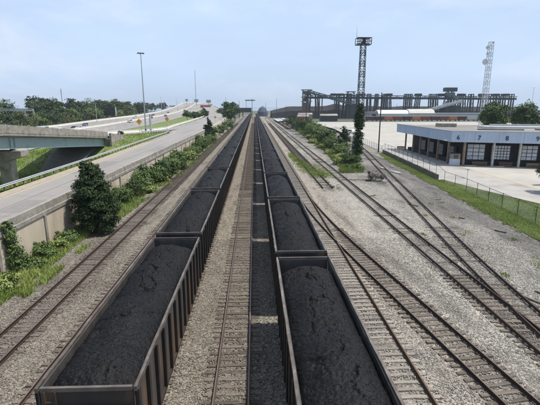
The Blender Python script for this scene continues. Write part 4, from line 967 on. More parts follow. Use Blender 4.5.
sf = MB(); sf.loft([[q4(.1, .1, FZ0+.25), q4(LFR, .1, FZ0+.25), q4(LFR, LSD, FZ0+.25), q4(.1, LSD, FZ0+.25)], [q4(.1, .1, FZ0+.32), q4(LFR, .1, FZ0+.32), q4(LFR, LSD, FZ0+.32), q4(.1, LSD, FZ0+.32)]]); sf.build('soffit', dark_m, db)
cp = MB(); cp.bar(q4(-.06, -.06, FZ1+.03), q4(LFR, -.06, FZ1+.03), .22, .08); cp.bar(q4(-.06, .1, FZ1+.03), q4(-.06, LSD, FZ1+.03), .22, .08); cp.build('coping', pale_m, db)
for u0, u1, v0, v1, h in ((14, 44, 16, 20, .5), (9, 18, 8, 9, .3), (20, 45, 26, 27, .7), (22, 30, 10, 11.5, .4), (6, 10, 22, 25, .9)):
    r = MB(); r.loft([[q4(u0, v0, FZ1-.115), q4(u1, v0, FZ1-.115), q4(u1, v1, FZ1-.115), q4(u0, v1, FZ1-.115)], [q4(u0, v0, FZ1-.12+h), q4(u1, v0, FZ1-.12+h), q4(u1, v1, FZ1-.12+h), q4(u0, v1, FZ1-.12+h)]]); r.build('roof_ridge', random.choice([roof_m, pale_m, barrier_m]), db)
# body set back under the canopy
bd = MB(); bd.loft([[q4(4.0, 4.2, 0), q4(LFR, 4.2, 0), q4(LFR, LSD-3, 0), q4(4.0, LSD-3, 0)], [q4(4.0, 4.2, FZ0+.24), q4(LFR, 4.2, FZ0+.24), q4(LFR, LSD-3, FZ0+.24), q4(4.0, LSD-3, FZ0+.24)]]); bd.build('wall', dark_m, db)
# posts
for u, m in ((3.2, rustpost_m), (8.9, palepost_m), (13.9, palepost_m), (19.6, palepost_m), (25.4, palepost_m)):
    a = q4(u, .9, 0); c = q4(u, .9, FZ0+.25); b = MB(); b.bar(a, c, .42 if u < 5 else .36, .42 if u < 5 else .36, up=(1, 0, 0)); b.build('post', m, db)
for v in (3.8, 9.6, 15.4, 21.2, 26.5, 32.8):
    a = q4(1.2, v, 0); c = q4(1.2, v, FZ0+.25); MB().bar(a, c, .36, .36, up=(1, 0, 0)).build('post', rustpost_m, db)
# dock doors with panes; a panel grid proud of the door
def dock(u, w, h, z, cols, rows, slats=False):
    f = empty('dock_door'); f.parent = db; f.location = q4(u, 3.3, z); f.rotation_euler.z = math.atan2(DF.y, DF.x)
    MB().box(-w/2-.12, w/2+.12, 0, .8, -.1, h+.12).build('door_frame', steel_d, f)
    cw, ch = w/cols, h/rows
    for i in range(cols):
        for j in range(rows):
            x0 = -w/2+cw*i+.07; z0 = ch*j+.07; MB().box(x0, x0+cw-.14, -.05, -.002, z0, z0+ch-.14).build('door_panel', door_m, f)
            if not slats and (i, j) in ((0, 0), (2, 0), (0, rows-1), (2, rows-1)): MB().bar((x0+.15, -.06, z0+.15 if (i+j) % 2 else z0+ch-.3), (x0+cw-.3, -.06, z0+ch-.3 if (i+j) % 2 else z0+.15), .06, .02, up=(0, 1, 0)).build('brace', steel_d, f)
dock(6.6, 3.5, 3.4, 1.1, 3, 4); dock(11.5, 3.6, 3.0, 1.3, 6, 5, True); dock(17.0, 3.0, 3.1, 1.3, 3, 4); dock(22.6, 3.0, 3.1, 1.3, 3, 4)
for v in (6.7, 12.5, 18.2, 23.8):
    f = empty('dock_door'); f.parent = db; f.location = q4(3.4, v, 1.1); f.rotation_euler.z = math.atan2(DS.y, DS.x)
    MB().box(-1.5, 1.5, -.1, .5, 0, 2.7).build('door_frame', steel_d, f)
    for i in range(3):
        for j in range(3): MB().box(-1.3+.88*i, -1.3+.88*i+.78, .51, .55, .1+.85*j, .85+.85*j).build('door_panel', mat('dock_door_grey', (.20, .21, .22), (.13, .135, .14), 1.5, .6), f)
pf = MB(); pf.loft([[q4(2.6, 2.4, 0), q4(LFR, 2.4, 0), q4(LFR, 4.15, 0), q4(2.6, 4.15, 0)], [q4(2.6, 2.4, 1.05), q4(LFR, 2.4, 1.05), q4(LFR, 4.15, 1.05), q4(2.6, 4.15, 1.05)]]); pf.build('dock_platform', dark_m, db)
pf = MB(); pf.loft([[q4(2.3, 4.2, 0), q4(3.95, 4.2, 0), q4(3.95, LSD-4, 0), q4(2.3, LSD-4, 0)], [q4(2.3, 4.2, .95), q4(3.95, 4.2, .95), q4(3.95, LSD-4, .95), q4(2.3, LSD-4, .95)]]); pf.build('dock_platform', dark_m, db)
# dock numbers on the fascia
def number(ch, u):
    cu = bpy.data.curves.new('dock_number', 'FONT'); cu.body = ch; cu.size = 1.3; cu.extrude = .012; cu.offset = .018; cu.align_x = 'CENTER'
    t = bpy.data.objects.new('dock_number', cu); COL.objects.link(t); t.parent = db
    me = None
    p = C0 + DF*u + NF*.065 + Vector((0, 0, FZ0+.55)); t.location = p; t.rotation_euler = (PI/2, 0, math.atan2(DF.y, DF.x)); cu.materials.append(char_m); return t
txt = [number(c, u) for c, u in (('6', 1.35), ('7', 5.45), ('8', 10.7), ('9', 16.3), ('10', 21.5))]
dg = bpy.context.evaluated_depsgraph_get(); dg.update()
for t in txt:
    me = bpy.data.meshes.new_from_object(t.evaluated_get(dg)); o = bpy.data.objects.new('dock_number', me); o.location = t.location; o.rotation_euler = t.rotation_euler
    COL.objects.link(o); o.parent = db; bpy.data.objects.remove(t)
lampb = MB(); lampb.bar(q4(-.1, .6, 5.7), q4(-.8, .4, 5.5), .08); lampb.box(-1.25, -.75, .2, .6, 5.35, 5.6); lampb.build('flood_lamp', pale_m, db)
def crate_thing(name, u, v, w, d, h, label, cat, m, legs=True):
    t = empty(name, Vector((42, 87, 0))+q4(u, v, 0), math.atan2(DF.y, DF.x), label, cat)
    MB().box(-w/2, w/2, -d/2, d/2, h*.55, h).build('top', m, t)
    for x in (-w/2+.12, w/2-.12):
        MB().box(x-.1, x+.1, -d/2+.05, d/2-.05, 0, h*.549).build('leg', m, t)
    MB().box(-w/2+.25, w/2-.25, -d/2-.04, -d/2-.001, h*.2, h*.45).build('skirt', wood_m, t); return t
crate_thing('dock_ramp', 6.9, 1.9, 3.0, .7, .85, 'worn wooden dock ramp under the first numbered dock door', 'dock ramp', wood_m)
crate_thing('dock_ramp', 11.9, 1.8, 2.6, .8, .95, 'dark red dock ramp under the slatted dock door', 'dock ramp', maroon_m)
crate_thing('dock_ramp', 17.2, 1.6, 2.9, .8, .9, 'brown wooden dock ramp under the right dock door', 'dock ramp', mat('brown_timber', (.26, .17, .10), (.17, .11, .065), 3, .9))
bo = empty('guard_booth', Vector((42, 87, 0))+q4(1.9, 1.9, 0), math.atan2(DF.y, DF.x), 'small white booth with a brown upper half under the canopy corner', 'booth')
MB().box(-1.0, 1.0, -.8, .8, 0, 1.35).build('lower_wall', mat('booth_white', (.55, .60, .68), (.45, .5, .58), 1, .6), bo); MB().box(-.97, .97, -.77, .77, 1.351, 2.5).build('upper_wall', mat('booth_tan', (.30, .26, .21), (.22, .19, .155), 1, .7), bo)
MB().box(-.35, .55, -.81, -.771, 1.5, 2.3).build('window', glass_m, bo); MB().box(-1.08, 1.08, -.88, .88, 2.501, 2.6).build('roof', steel_d, bo)
crate_thing('timber_block', 1.2, 36.5, 2.4, 1.0, .8, 'dark timber block at the far corner post of the dock building', 'timber', wood_m)
for i, (u, v, l) in enumerate(((4.2, -.2, 'concrete wheel stop at the left end of the dock front'), (9.6, -.3, 'concrete wheel stop before the slatted dock door'))):
    o = MB().loft([[(x, -.2, 0), (x, .2, 0), (x, .13, .28), (x, -.13, .28)] for x in (-1.1, 1.1)]).build('wheel_stop', barrier_m); o.location = Vector((42, 87, .03))+q4(u, v, 0); o.rotation_euler.z = math.atan2(DF.y, DF.x); tag(o, l, 'wheel stop')

# ================================================================== COAL TERMINAL (about half a kilometre away)
def lattice(b, p, q, w0, w1, n, t=.25, diag=True):
    """four-legged lattice mast between p and q"""
    p = Vector(p); q = Vector(q); prev = None
    for i in range(n+1):
        f = i/n; c = p.lerp(q, f); w = (w0+(w1-w0)*f)/2
        cur = [c+Vector((a*w, e*w, 0)) for a, e in ((-1, -1), (1, -1), (1, 1), (-1, 1))]
        if prev:
            for j in range(4):
                b.bar(prev[j], cur[j], t); b.bar(cur[j], cur[(j+1) % 4], t*.6)
                if diag:
                    b.bar(prev[j], cur[(j+1) % 4], t*.6)
                    if i % 2: b.bar(prev[(j+1) % 4], cur[j], t*.6)
        prev = cur
def truss(b, p, q, h, w, n, t=.3):
    p = Vector(p); q = Vector(q); d = (q-p).normalized(); s = Vector((d.y, -d.x, 0)).normalized()*w/2; u = Vector((0, 0, h))
    for sd in (-1, 1):
        b.bar(p+s*sd, q+s*sd, t*1.3); b.bar(p+s*sd+u, q+s*sd+u, t*1.3)
        for i in range(n):
            a = p.lerp(q, i/n)+s*sd; c = p.lerp(q, (i+1)/n)+s*sd
            b.bar(a, a+u, t*.8); b.bar(a, c+u if i % 2 else c, t*.7) if i % 2 else b.bar(a+u, c, t*.7)
    b.bar(p+u*.35, q+u*.35, w*.75, h*.45)
ct = empty('conveyor_gallery', (57, 480, 0), 0, 'very long elevated steel conveyor gallery crossing the coal terminal on trestles', 'conveyor')
b = MB(); truss(b, (0, 0, 22.0), (246, 0, 20.6), 3.6, 5, 60, .42); b.build('gallery', steel_d, ct)
xs_ = [5, 14, 38, 47, 52, 61, 74, 83, 92, 97, 117, 122, 131, 146, 152, 170, 179, 184, 193, 205, 214, 223, 231, 241]
for i, x in enumerate(xs_):
    lean = (-.8, .6, .2, -.3)[i % 4]
    b = MB(); s = 1.6 if i % 3 else 2.2
    for e in (-2.3, 2.3):
        b.bar((x-s+lean*2, e*1.3, 0), (x-s*.8, e, 22), 1.05); b.bar((x+s+lean*2, e*1.3, 0), (x+s*.8, e, 22), 1.05); b.bar((x-s*.8, e, 22), (x-s*.8, e, 26.6), .8); b.bar((x+s*.8, e, 22), (x+s*.8, e, 26.6), .8); b.bar((x-s, e, 26.6), (x+s, e, 26.6), 1.0)
    b.bar((x-s, -2.3, 17), (x+s, -2.3, 17), .5); b.bar((x-s, -2.3, 12.5), (x+s, -2.3, 17), .4)
    b.build('trestle', steel_d, ct)
for x in (33, 41, 66, 97, 131, 158, 181, 206, 222, 233):
    MB().box(x-3.2, x+3.2, -3.4, 3.4, 24.9, 27.4).build('drive_house', steel_d, ct)
si = empty('transfer_tower', (58.5, 478, 0), 0, 'tall transfer tower at the left end of the coal terminal, rusty base and open head', 'tower')
b = MB(); b.box(-4.2, 3.2, -3.5, 3.5, 0, 17.5); b.build('base', mat('rusty_bin', (.16, .11, .085), (.09, .07, .06), .3, .8), si)
b = MB(); lattice(b, (-.5, 0, 17.5), (-.5, 0, 31), 6.5, 6.5, 4, .55); b.build('frame', steel_g, si)
for z in (18.2, 23, 31): MB().box(-5.6, 6.5, -4, 4, z, z+.6).build('platform', steel_g, si)
MB().box(-4, 2, -3, 3, 19, 22.5).build('housing', steel_d, si); MB().box(-3, 4.5, -2.6, 2.6, 26.5, 30).build('housing', steel_g, si)
ic = empty('inclined_conveyor', (60, 472, 0), 0, 'green inclined conveyor sloping down to the right from the transfer tower', 'conveyor')
b = MB(); truss(b, (0, 0, 28), (50, 0, 14.5), 3.0, 4, 16, .5); b.build('gallery', steel_g, ic)
for x, z in ((13, 24), (16, 23), (30, 19.5), (48, 14)): MB().bar((x, 0, 0), (x, 0, z), 1.0, 1.0, up=(1, 0, 0)).build('support', steel_d, ic)
t2 = empty('transfer_house', (109, 476, 0), 0, 'dark transfer house where the inclined conveyor ends', 'building')
MB().box(-5, 5, -4, 4, 0, 16).build('wall', steel_d, t2); b = MB(); lattice(b, (0, 0, 16), (0, 0, 29), 8, 7, 4, .6); b.build('frame', steel_d, t2); MB().box(-5, 5, -4, 4, 29, 29.6).build('roof', steel_g, t2)
hh = empty('head_house', (222, 474, 0), 0, 'raised head house above the gallery with a chute and ramp going down', 'tower')
b = MB(); lattice(b, (0, 0, 0), (0, 0, 30), 14, 5, 8, .7); b.build('frame', steel_d, hh); MB().box(-6.5, 6.5, -4, 4, 29.5, 33.8).build('housing', steel_d, hh); MB().box(-4.5, 4.5, -3.5, 3.5, 24.5, 28.4).build('housing', steel_g, hh)
b = MB(); b.bar((2, -4, 25), (12, -4, 17), 3, 3.2); b.build('chute', steel_g, hh); b = MB(); truss(b, (-28, -8, 7.5), (11, -8, 18), 2.4, 3.4, 12, .5); b.build('ramp', pale_m, hh); MB().box(-9, 11, -3, 4, 0, 14).build('wall', steel_d, hh)
b = MB(); truss(b, (30, 480, 23.5), (57, 480, 23), 2.6, 4, 8, .4); o = b.build('gantry', steel_d); tag(o, 'short truss arm left of the transfer tower at the terminal', 'gantry'); bpy.data.objects.remove(o)
# long coal stockpile and its dark wall
xs = np.linspace(20, 330, 90); secs = []
for x in xs:
    h = 13.2 + 1.6*float(fbm(x*.05, 0, 12)) - max(0, (40-x)*.25) + (3.0*math.exp(-((x-97)/9)**2) if True else 0)
    secs.append([(x, 492, -1), (x, 494, h*.6), (x, 500, h), (x, 515, h*.95), (x, 540, -1)])
b = MB(); b.loft(secs, close=False); o = b.build('coal_stockpile', berm_m); tag(o, 'long dark coal stockpile behind the terminal trestles', 'coal pile')
# pale storage tanks / hall in front
wh = empty('storage_hall', (118, 420, 0), 0, 'long pale storage hall with rounded roof in front of the terminal', 'building')
secs = []
for x in (8, 34, 60): pass
def hall(x0, x1, h, w, m, nm, parent):
    b = MB(); prof = [(-w/2, -1), (-w/2, h*.62), (-w*.36, h*.86), (0, h), (w*.36, h*.86), (w/2, h*.62), (w/2, -1)]
    b.loft([[(x0, y, z) for y, z in prof], [(x1, y, z) for y, z in prof]]); return b.build(nm, m, parent)
hall(5, 36, 9.6, 14, pale_m, 'hall', wh); hall(36.1, 62, 10.4, 15, mat('hall_cream', (.50, .49, .44), (.40, .39, .36), .3, .6), 'hall', wh)
MB().box(-5, 4.9, -6, 6, -1, 7.8).build('annex', mat('hall_grey', (.30, .32, .33), (.22, .23, .24), .3, .7), wh); MB().box(-1, 3, -6.1, -6.01, 0, 5.5).build('door', dark_m, wh)
MB().box(4, 62, -7.6, -7.55, 0, 2.2).build('base_band', mat('hall_base', (.16, .17, .18), (.12, .13, .13), .3, .7), wh)
lw = empty('flat_hall', (190, 430, 0), 0, 'low pale flat roofed hall to the right of the rounded storage hall', 'building')
MB().box(-8, 60, -8, 8, -1, 5.6).build('wall', pale_m, lw); MB().box(-9, 61, -9, 9, 5.601, 6.3).build('roof', mat('roof_bluegrey', (.36, .40, .45), (.28, .32, .36), .2, .6), lw)
# row of parked trailers
x = 96; i = 0; cols = [pale_m, maroon_m, maroon_m, orange_m, red_m, maroon_m, orange_m, red_m, maroon_m, red_m, orange_m, maroon_m, pale_m]
ROWL = ['pale', 'maroon', 'dark maroon', 'orange', 'red']
tw = MB().tube((-.6, 0, .5), (.6, 0, .5), .5, .5, 12).mesh('wheel', rubber_m)
while x < 285:
    m = cols[i % len(cols)]; w = 7.6
    cn = {'pale_metal': 'pale', 'maroon_paint': 'dark maroon', 'orange_paint': 'orange', 'brick_red_paint': 'brick red'}[m.name]
    t = empty('parked_trailer', (x, 376+random.uniform(-.6, .6), 0), 0, f'{cn} trailer in the long parked row across the concrete lot', 'trailer', f'parked {cn} trailers')
    MB().box(-w/2, w/2, -1.25, 1.25, 1.15, 4.1).build('box', m, t); MB().box(-w/2-.02, w/2+.02, -1.27, 1.27, 4.101, 4.4).build('roof', pale_m, t); MB().box(-w/2+.4, w/2-.4, -.6, .6, .9, 1.149).build('chassis', black_m, t)
    inst('wheel', tw, t, (w/2-1.2, 0, 0), (0, 0, PI/2)); inst('wheel', tw, t, (-w/2+1.4, 0, 0), (0, 0, PI/2))
    x += w+.9; i += 1
# floodlight tower
ft = empty('floodlight_tower', (63.3, 250, 0), 0, 'tall black lattice floodlight tower with a lamp cabin on top', 'tower')
b = MB(); lattice(b, (0, 0, 0), (0, 0, 47.5), 3.6, 2.7, 16, .34); b.build('mast', tower_m, ft)
MB().box(-4.1, 4.1, -3, 3, 47.4, 47.75).build('platform', tower_m, ft); MB().box(-4.1, 4.1, -3, 3, 51.0, 51.25).build('canopy', tower_m, ft)
b = MB()
for xx in (-4, -1.4, 1.4, 4):
    for yy in (-2.9, 2.9): b.bar((xx, yy, 47.7), (xx, yy, 51.1), .3)
for z in (48.7, 49.8): b.bar((-4, -2.9, z), (4, -2.9, z), .2); b.bar((-4, 2.9, z), (4, 2.9, z), .2)
b.box(-1.2, 1.2, -1.2, 1.2, 47.8, 51); b.build('cage', tower_m, ft)
lp = MB().loft([[(.75*math.cos(a), 0, .75*math.sin(a)) for a in [2*PI*k/12 for k in range(12)]], [(.4*math.cos(a), .6, .4*math.sin(a)) for a in [2*PI*k/12 for k in range(12)]]]).mesh('lamp', pale_m)
for xx in (-3, -2, 2.1, 3.0): inst('lamp', lp, ft, (xx, -3.3, 49.2+random.uniform(-.4, .5)))
MB().tube((-4.05, 0, 51.2), (-4.05, 0, 57.5), .09, .05, 6).build('aerial', tower_m, ft)
# radio mast
rm = empty('radio_mast', (155.5, 280, 0), 0, 'pale lattice radio mast with dish aerials on the right', 'mast')
b = MB(); lattice(b, (0, 0, 0), (0, 0, 54), 3.0, 2.4, 24, .2); b.build('lattice', mat('mast_grey', (.42, .44, .47), (.34, .36, .38), .5, .5), rm)
def dish(r): return MB().loft([[(q*math.cos(a), e, q*math.sin(a)) for a in [2*PI*k/16 for k in range(16)]] for q, e in ((r, 0), (r, .5), (r*.4, 1.0))]).mesh('dish', pale_m)
inst('dish', dish(1.9), rm, (-2.9, -.6, 41.5), (0, 0, .2)); inst('dish', dish(1.1), rm, (-2.3, -.6, 50.5)); inst('dish', dish(.7), rm, (-2.0, -.6, 46.6)); inst('dish', dish(.6), rm, (1.2, -.6, 53.6))
upole('light_pole', 148.1, 220, 22.5, 'slim pole with a small lamp behind the right hand round tree', .14, ((22.3, 1.3),), galv_m)
for i, (px, py, h) in enumerate(((140, 440, 12), (152, 445, 12), (171, 442, 12), (188, 440, 14), (205, 440, 12))):
    upole('lamp_post', px, py, h+4, ('leftmost thin lamp post before the coal terminal trestles', 'second thin lamp post from the left before the terminal', 'middle thin lamp post before the terminal', 'thin lamp post just left of the terminal head house', 'thin lamp post nearest the terminal head house')[i], .16, (), steel_d, group='lamp posts before the terminal')
# small things at the far end of the yard
sh = empty('loading_shed', (-12, 560, 0), 0, 'dark loading shed over the far end of the left tracks', 'building'); MB().box(-9, 8, -6, 6, 5.5, 11.4).build('roof_house', steel_d, sh)
for xx in (-8.5, -3.5, 7.5): MB().box(xx-.5, xx+.5, -5, 5, -.5, 5.5).build('leg', steel_d, sh)
dm = empty('far_coal_heap', (11, 575, 0), 0, 'blue grey coal heap at the far end of the right train', 'coal pile')
tagm = MB().loft([[(7.5*s*math.cos(a), 7.5*s*math.sin(a), z) for a in [2*PI*k/14 for k in range(14)]] for s, z in ((1, -.5), (.95, 6), (.6, 11), (.15, 13.4))]); tagm.build('heap', mat('far_coal', (.085, .11, .15), (.06, .08, .11), .3, .9), dm)
sg = empty('signal_gantry', (-2.4, 430, 0), 0, 'railway signal mast with a long cross arm in the far middle', 'signal')
MB().bar((0, 0, 0), (0, 0, 20.8), .45, .45, up=(1, 0, 0)).build('mast', steel_d, sg); b = MB(); truss(b, (-7, 0, 18.6), (3, 0, 18.6), .9, 1, 6, .2); b.build('arm', steel_d, sg); MB().bar((-6, 0, 9), (-6, 0, 18.6), .3, .3, up=(1, 0, 0)).build('strut', steel_d, sg)
for x_, y_, h_, l_ in ((-15.5, 430, 19, 'thin far pole left of the signal mast'), (-29, 430, 22, 'taller thin far pole near the road bend'), (11.5, 430, 17, 'thin far pole right of the signal mast'), (22.5, 430, 21, 'taller thin far pole right of the signal mast'), (30, 400, 14, 'far pole at the edge of the right thicket')):
    upole('light_pole', x_, y_, h_, l_, .2, (), steel_d)
fw = 0
for c in (19.6, 23.2, 27.5):
    for k in range(4):
        y_ = 300+k*17+c*2.1; t = empty('flat_wagon', (c, y_, .2), 0, 'pale empty flat wagon parked in the far yard', 'rail car', 'flat wagons in the far yard')
        MB().box(-1.4, 1.4, -7, 7, .8, 1.3).build('deck', pale_m, t); MB().box(-1.0, 1.0, -6, -3.8, 0, .8).build('bogie', black_m, t); MB().box(-1.0, 1.0, 3.8, 6, 0, .8).build('bogie', black_m, t)
for i, (x_, y_, w_, h_, m_) in enumerate(((28, 520, 16, 6, steel_d), (52, 430, 14, 5, barrier_m), (44, 380, 10, 4, red_m), (70, 395, 16, 4.5, steel_d), (38, 560, 22, 8, steel_d))):
    t = empty('yard_shed', (x_, y_, 0), 0, ('dark low shed beyond the far yard tracks', 'grey low shed in front of the transfer tower', 'small red shed beyond the right thicket', 'dark low building left of the pale storage hall', 'farthest dark shed beyond the yard tracks')[i], 'shed')
    MB().box(-w_/2, w_/2, -4, 4, -.5, h_).build('wall', m_, t); MB().loft([[(-w_/2-.3, -4.4, h_+.001), (-w_/2-.3, 4.4, h_+.001), (-w_/2-.3, 0, h_+1.6)], [(w_/2+.3, -4.4, h_+.001), (w_/2+.3, 4.4, h_+.001), (w_/2+.3, 0, h_+1.6)]]).build('roof', roof_m, t)

# ================================================================== MOTORWAY FURNITURE AND TRAFFIC
hm = empty('light_mast', (-36.9, 142.5, 4.3), 0, 'very tall tapering galvanised light mast beside the ramp', 'street lamp')
MB().tube((0, 0, -.3), (0, 0, 25.2), .27, .10, 12).build('shaft', mat('mast_zinc', (.36, .39, .42), (.28, .30, .33), .5, .4, metal=.3), hm)
MB().tube((0, 0, 25.0), (0, 0, 25.25), .5, .5, 12).build('ring', galv_m, hm)
lamp_ = MB().loft([[(-.2, -.2, 0), (.2, -.2, 0), (.2, .2, 0), (-.2, .2, 0)], [(-.3, -.55, -.15), (.3, -.55, -.15), (.3, .35, -.3), (-.3, .35, -.3)]]).mesh('lamp', steel_d)
for k in range(6):
    a = 2*PI*k/6; inst('lamp', lamp_, hm, (.85*math.cos(a), .85*math.sin(a), 25.3), (0, 0, a-PI/2))
MB().box(-.2, .2, -.36, -.30, .3, .9).build('hatch', steel_d, hm)
gp = empty('sign_column', (-36.3, 147, 4.2), 0, 'thick grey column standing close beside the tall light mast', 'column'); MB().tube((0, 0, -.3), (0, 0, 5.6), .42, .40, 12).build('shaft', galv_m, gp); MB().box(-.5, .5, -.5, .5, -.2, .15).build('base', barrier_m, gp); MB().tube((0, 0, 5.6), (0, 0, 5.75), .5, .5, 12).build('cap', galv_m, gp)
def diamond(x, y, z, h, s, label):
    t = empty('warning_sign', (x, y, z), -.12, label, 'road sign'); MB().bar((0, 0, -.3), (0, 0, h), .1, .1, up=(1, 0, 0)).build('post', galv_m, t)
    MB().loft([[(0, -.09, h-s), (s, -.09, h), (0, -.09, h+s), (-s, -.09, h)], [(0, -.06, h-s), (s, -.06, h), (0, -.06, h+s), (-s, -.06, h)]]).build('panel', sign_or, t)
    o = .86*s; i_ = .80*s
    b = MB(); pp = [(0, -o), (o, 0), (0, o), (-o, 0)]; 
    for k in range(4): a, c = pp[k], pp[(k+1) % 4]; b.bar((a[0], -.093, h+a[1]), (c[0], -.093, h+c[1]), .04, .006, up=(0, 1, 0))
    b.build('border', black_m, t); b = MB(); b.bar((0, -.094, h-.4*s), (0, -.094, h+.25*s), .12, .006, up=(0, 1, 0)); b.bar((-.2*s, -.095, h+.08*s), (0, -.095, h+.42*s), .09, .006, up=(0, 1, 0)); b.bar((.2*s, -.095, h+.08*s), (0, -.095, h+.42*s), .09, .006, up=(0, 1, 0)); b.build('arrow', black_m, t)
diamond(-35.55, 130, 4.8, 3.2, .95, 'amber diamond warning sign just left of the tall light mast')
diamond(-40.5, 195, 3.6, 3.4, 1.1, 'amber diamond warning sign on the grass farther along, right of the light mast')
diamond(-24.5, 262, 3.6, 2.6, .9, 'small amber diamond sign by the far ramp bend')
bs = empty('blue_sign', (-51.3, 95, .1), -.25, 'blue road sign on a post below the overpass', 'road sign'); MB().bar((0, 0, -.3), (0, 0, 4.6), .12, .12, up=(1, 0, 0)).build('post', galv_m, bs); MB().box(-.95, .95, -.1, -.06, 3.85, 4.65).build('panel', blue_sign, bs)
b = MB()
for z in (4.4, 4.1):
    for k in range(5): b.box(-.7+k*.29, -.7+k*.29+(.2 if k % 2 else .24), -.106, -.101, z-.08, z+.08)
b.build('lettering', white_m, bs)
bb = empty('billboard', (-121, 352, 0), math.radians(-6), 'dark back of a big billboard before the treeline', 'billboard'); MB().box(-6.2, 6.2, -.3, .3, 5.6, 12.2).build('panel', mat('billboard_dark', (.012, .014, .018), (.02, .022, .026), .4, .5), bb); MB().box(6.2, 6.75, -.5, .5, 5.5, 12.3).build('side_frame', pale_m, bb)
for xx in (-3.5, 3.5): MB().bar((xx, .5, -1), (xx, .5, 12), .5, .5, up=(1, 0, 0)).build('post', steel_d, bb)
lp2 = upole('street_lamp', -111.5, 300, 15, 'double armed street lamp in front of the dark billboard', .2, ((14.6, 3.4),), galv_m, cat='street lamp')
upole('street_lamp', -93, 425, 22, 'single tall lamp far along the motorway', .2, ((21.7, 2.4),), galv_m, cat='street lamp')
for k, (y_, u_) in enumerate(((520, .5), (600, .5), (680, .5), (760, .5), (560, 1.02), (700, 1.02))):
    p = hwp(y_, u_); upole('street_lamp', p.x, p.y, 13, ('nearest small lamp on the motorway median far away', 'second small lamp along the far motorway median', 'third small lamp along the far motorway median', 'last small lamp on the motorway median at the crest', 'nearer small lamp on the far edge of the climbing motorway', 'farther small lamp on the far edge of the climbing motorway')[k], .18, ((12.6, 3),), galv_m, z=p.z, cat='street lamp', group='distant motorway lamps')
upole('cell_mast', -179, 400, 29, 'thin mast with aerials rising above the far treeline', .3, ((27.5, 2.0), (26.2, 2.2), (25, 2)), steel_d, cat='mast')
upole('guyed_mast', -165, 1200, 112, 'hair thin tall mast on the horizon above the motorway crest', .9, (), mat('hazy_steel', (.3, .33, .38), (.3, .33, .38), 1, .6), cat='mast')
gb = empty('grey_building', (-152, 362, 0), .1, 'grey blocky building half hidden in the far treeline', 'building'); MB().box(-5, 5, -5, 5, 0, 13.4).build('wall', mat('grey_block', (.30, .32, .36), (.25, .27, .30), .2, .8), gb); MB().box(5.001, 10, -4.5, 4.5, 0, 10.5).build('wing', pale_m, gb)
for i in range(4):
    for j in range(3): MB().box(-4.2+i*2.3, -3.0+i*2.3, -5.06, -5.001, 6+j*2.5, 7.4+j*2.5).build('window', glass_m, gb)
MB().box(-5.2, 5.2, -5.2, 5.2, 13.401, 13.8).build('roof', roof_m, gb)
lb = empty('long_building', (-172, 330, 0), .15, 'long low pale building showing between the far trees', 'building'); MB().box(-16, 14, -5, 5, 0, 10.4).build('wall', pale_m, lb); MB().box(-16.4, 14.4, -5.4, 5.4, 10.401, 11.1).build('roof', mat('roof_pale', (.48, .5, .52), (.4, .42, .44), .2, .6), lb)
for i in range(11): MB().box(-15+i*2.6, -13.4+i*2.6, -5.06, -5.001, 7.5, 9.2).build('window', glass_m, lb)
og = empty('overhead_gantry', (-150, 240, 0), .25, 'long thin overhead sign gantry in front of the far trees', 'gantry'); b = MB(); truss(b, (-24, 0, 10.2), (24, 0, 10.2), 1.3, 1.2, 26, .14); b.build('truss', galv_m, og)
for xx in (-24, 24): MB().bar((xx, 0, -1), (xx, 0, 11.5), .4, .4, up=(1, 0, 0)).build('leg', galv_m, og)
for k, (y_, c_) in enumerate(((690, (-89, -84)), (720, (-97, -92)))):
    pass
for k, (x_, y_, w_, h_, z_, l_) in enumerate(((-104, 760, 7, 5, 21, 'pale far sign board above the motorway crest'), (-118, 740, 4, 4, 22, 'small square far sign above the motorway'), (-80, 740, 8, 5, 19.5, 'wide far sign frame above the red trucks'))):
    t = empty('overhead_sign', (x_, y_, z_), 0, l_, 'road sign'); MB().box(-w_/2, w_/2, -.2, .2, 0, h_).build('panel', mat('sign_back', (.28, .33, .30), (.22, .26, .24), .3, .5), t); MB().bar((0, .5, -12), (0, .5, h_), .5, .5, up=(1, 0, 0)).build('post', steel_d, t)
rt = empty('red_hoarding', (-82, 705, 12.0), .1, 'long red hoarding at the far road bend', 'hoarding'); MB().box(-8, 9, -1.3, 1.3, .4, 3.6).build('panel', mat('red_flat', (.42, .08, .09), (.34, .06, .07), .3, .6), rt); MB().box(-8, 9, -1.0, 1.0, -1, .399).build('base', steel_d, rt); MB().box(-8.1, 9.1, -1.35, 1.35, 3.601, 3.9).build('rim', pale_m, rt)

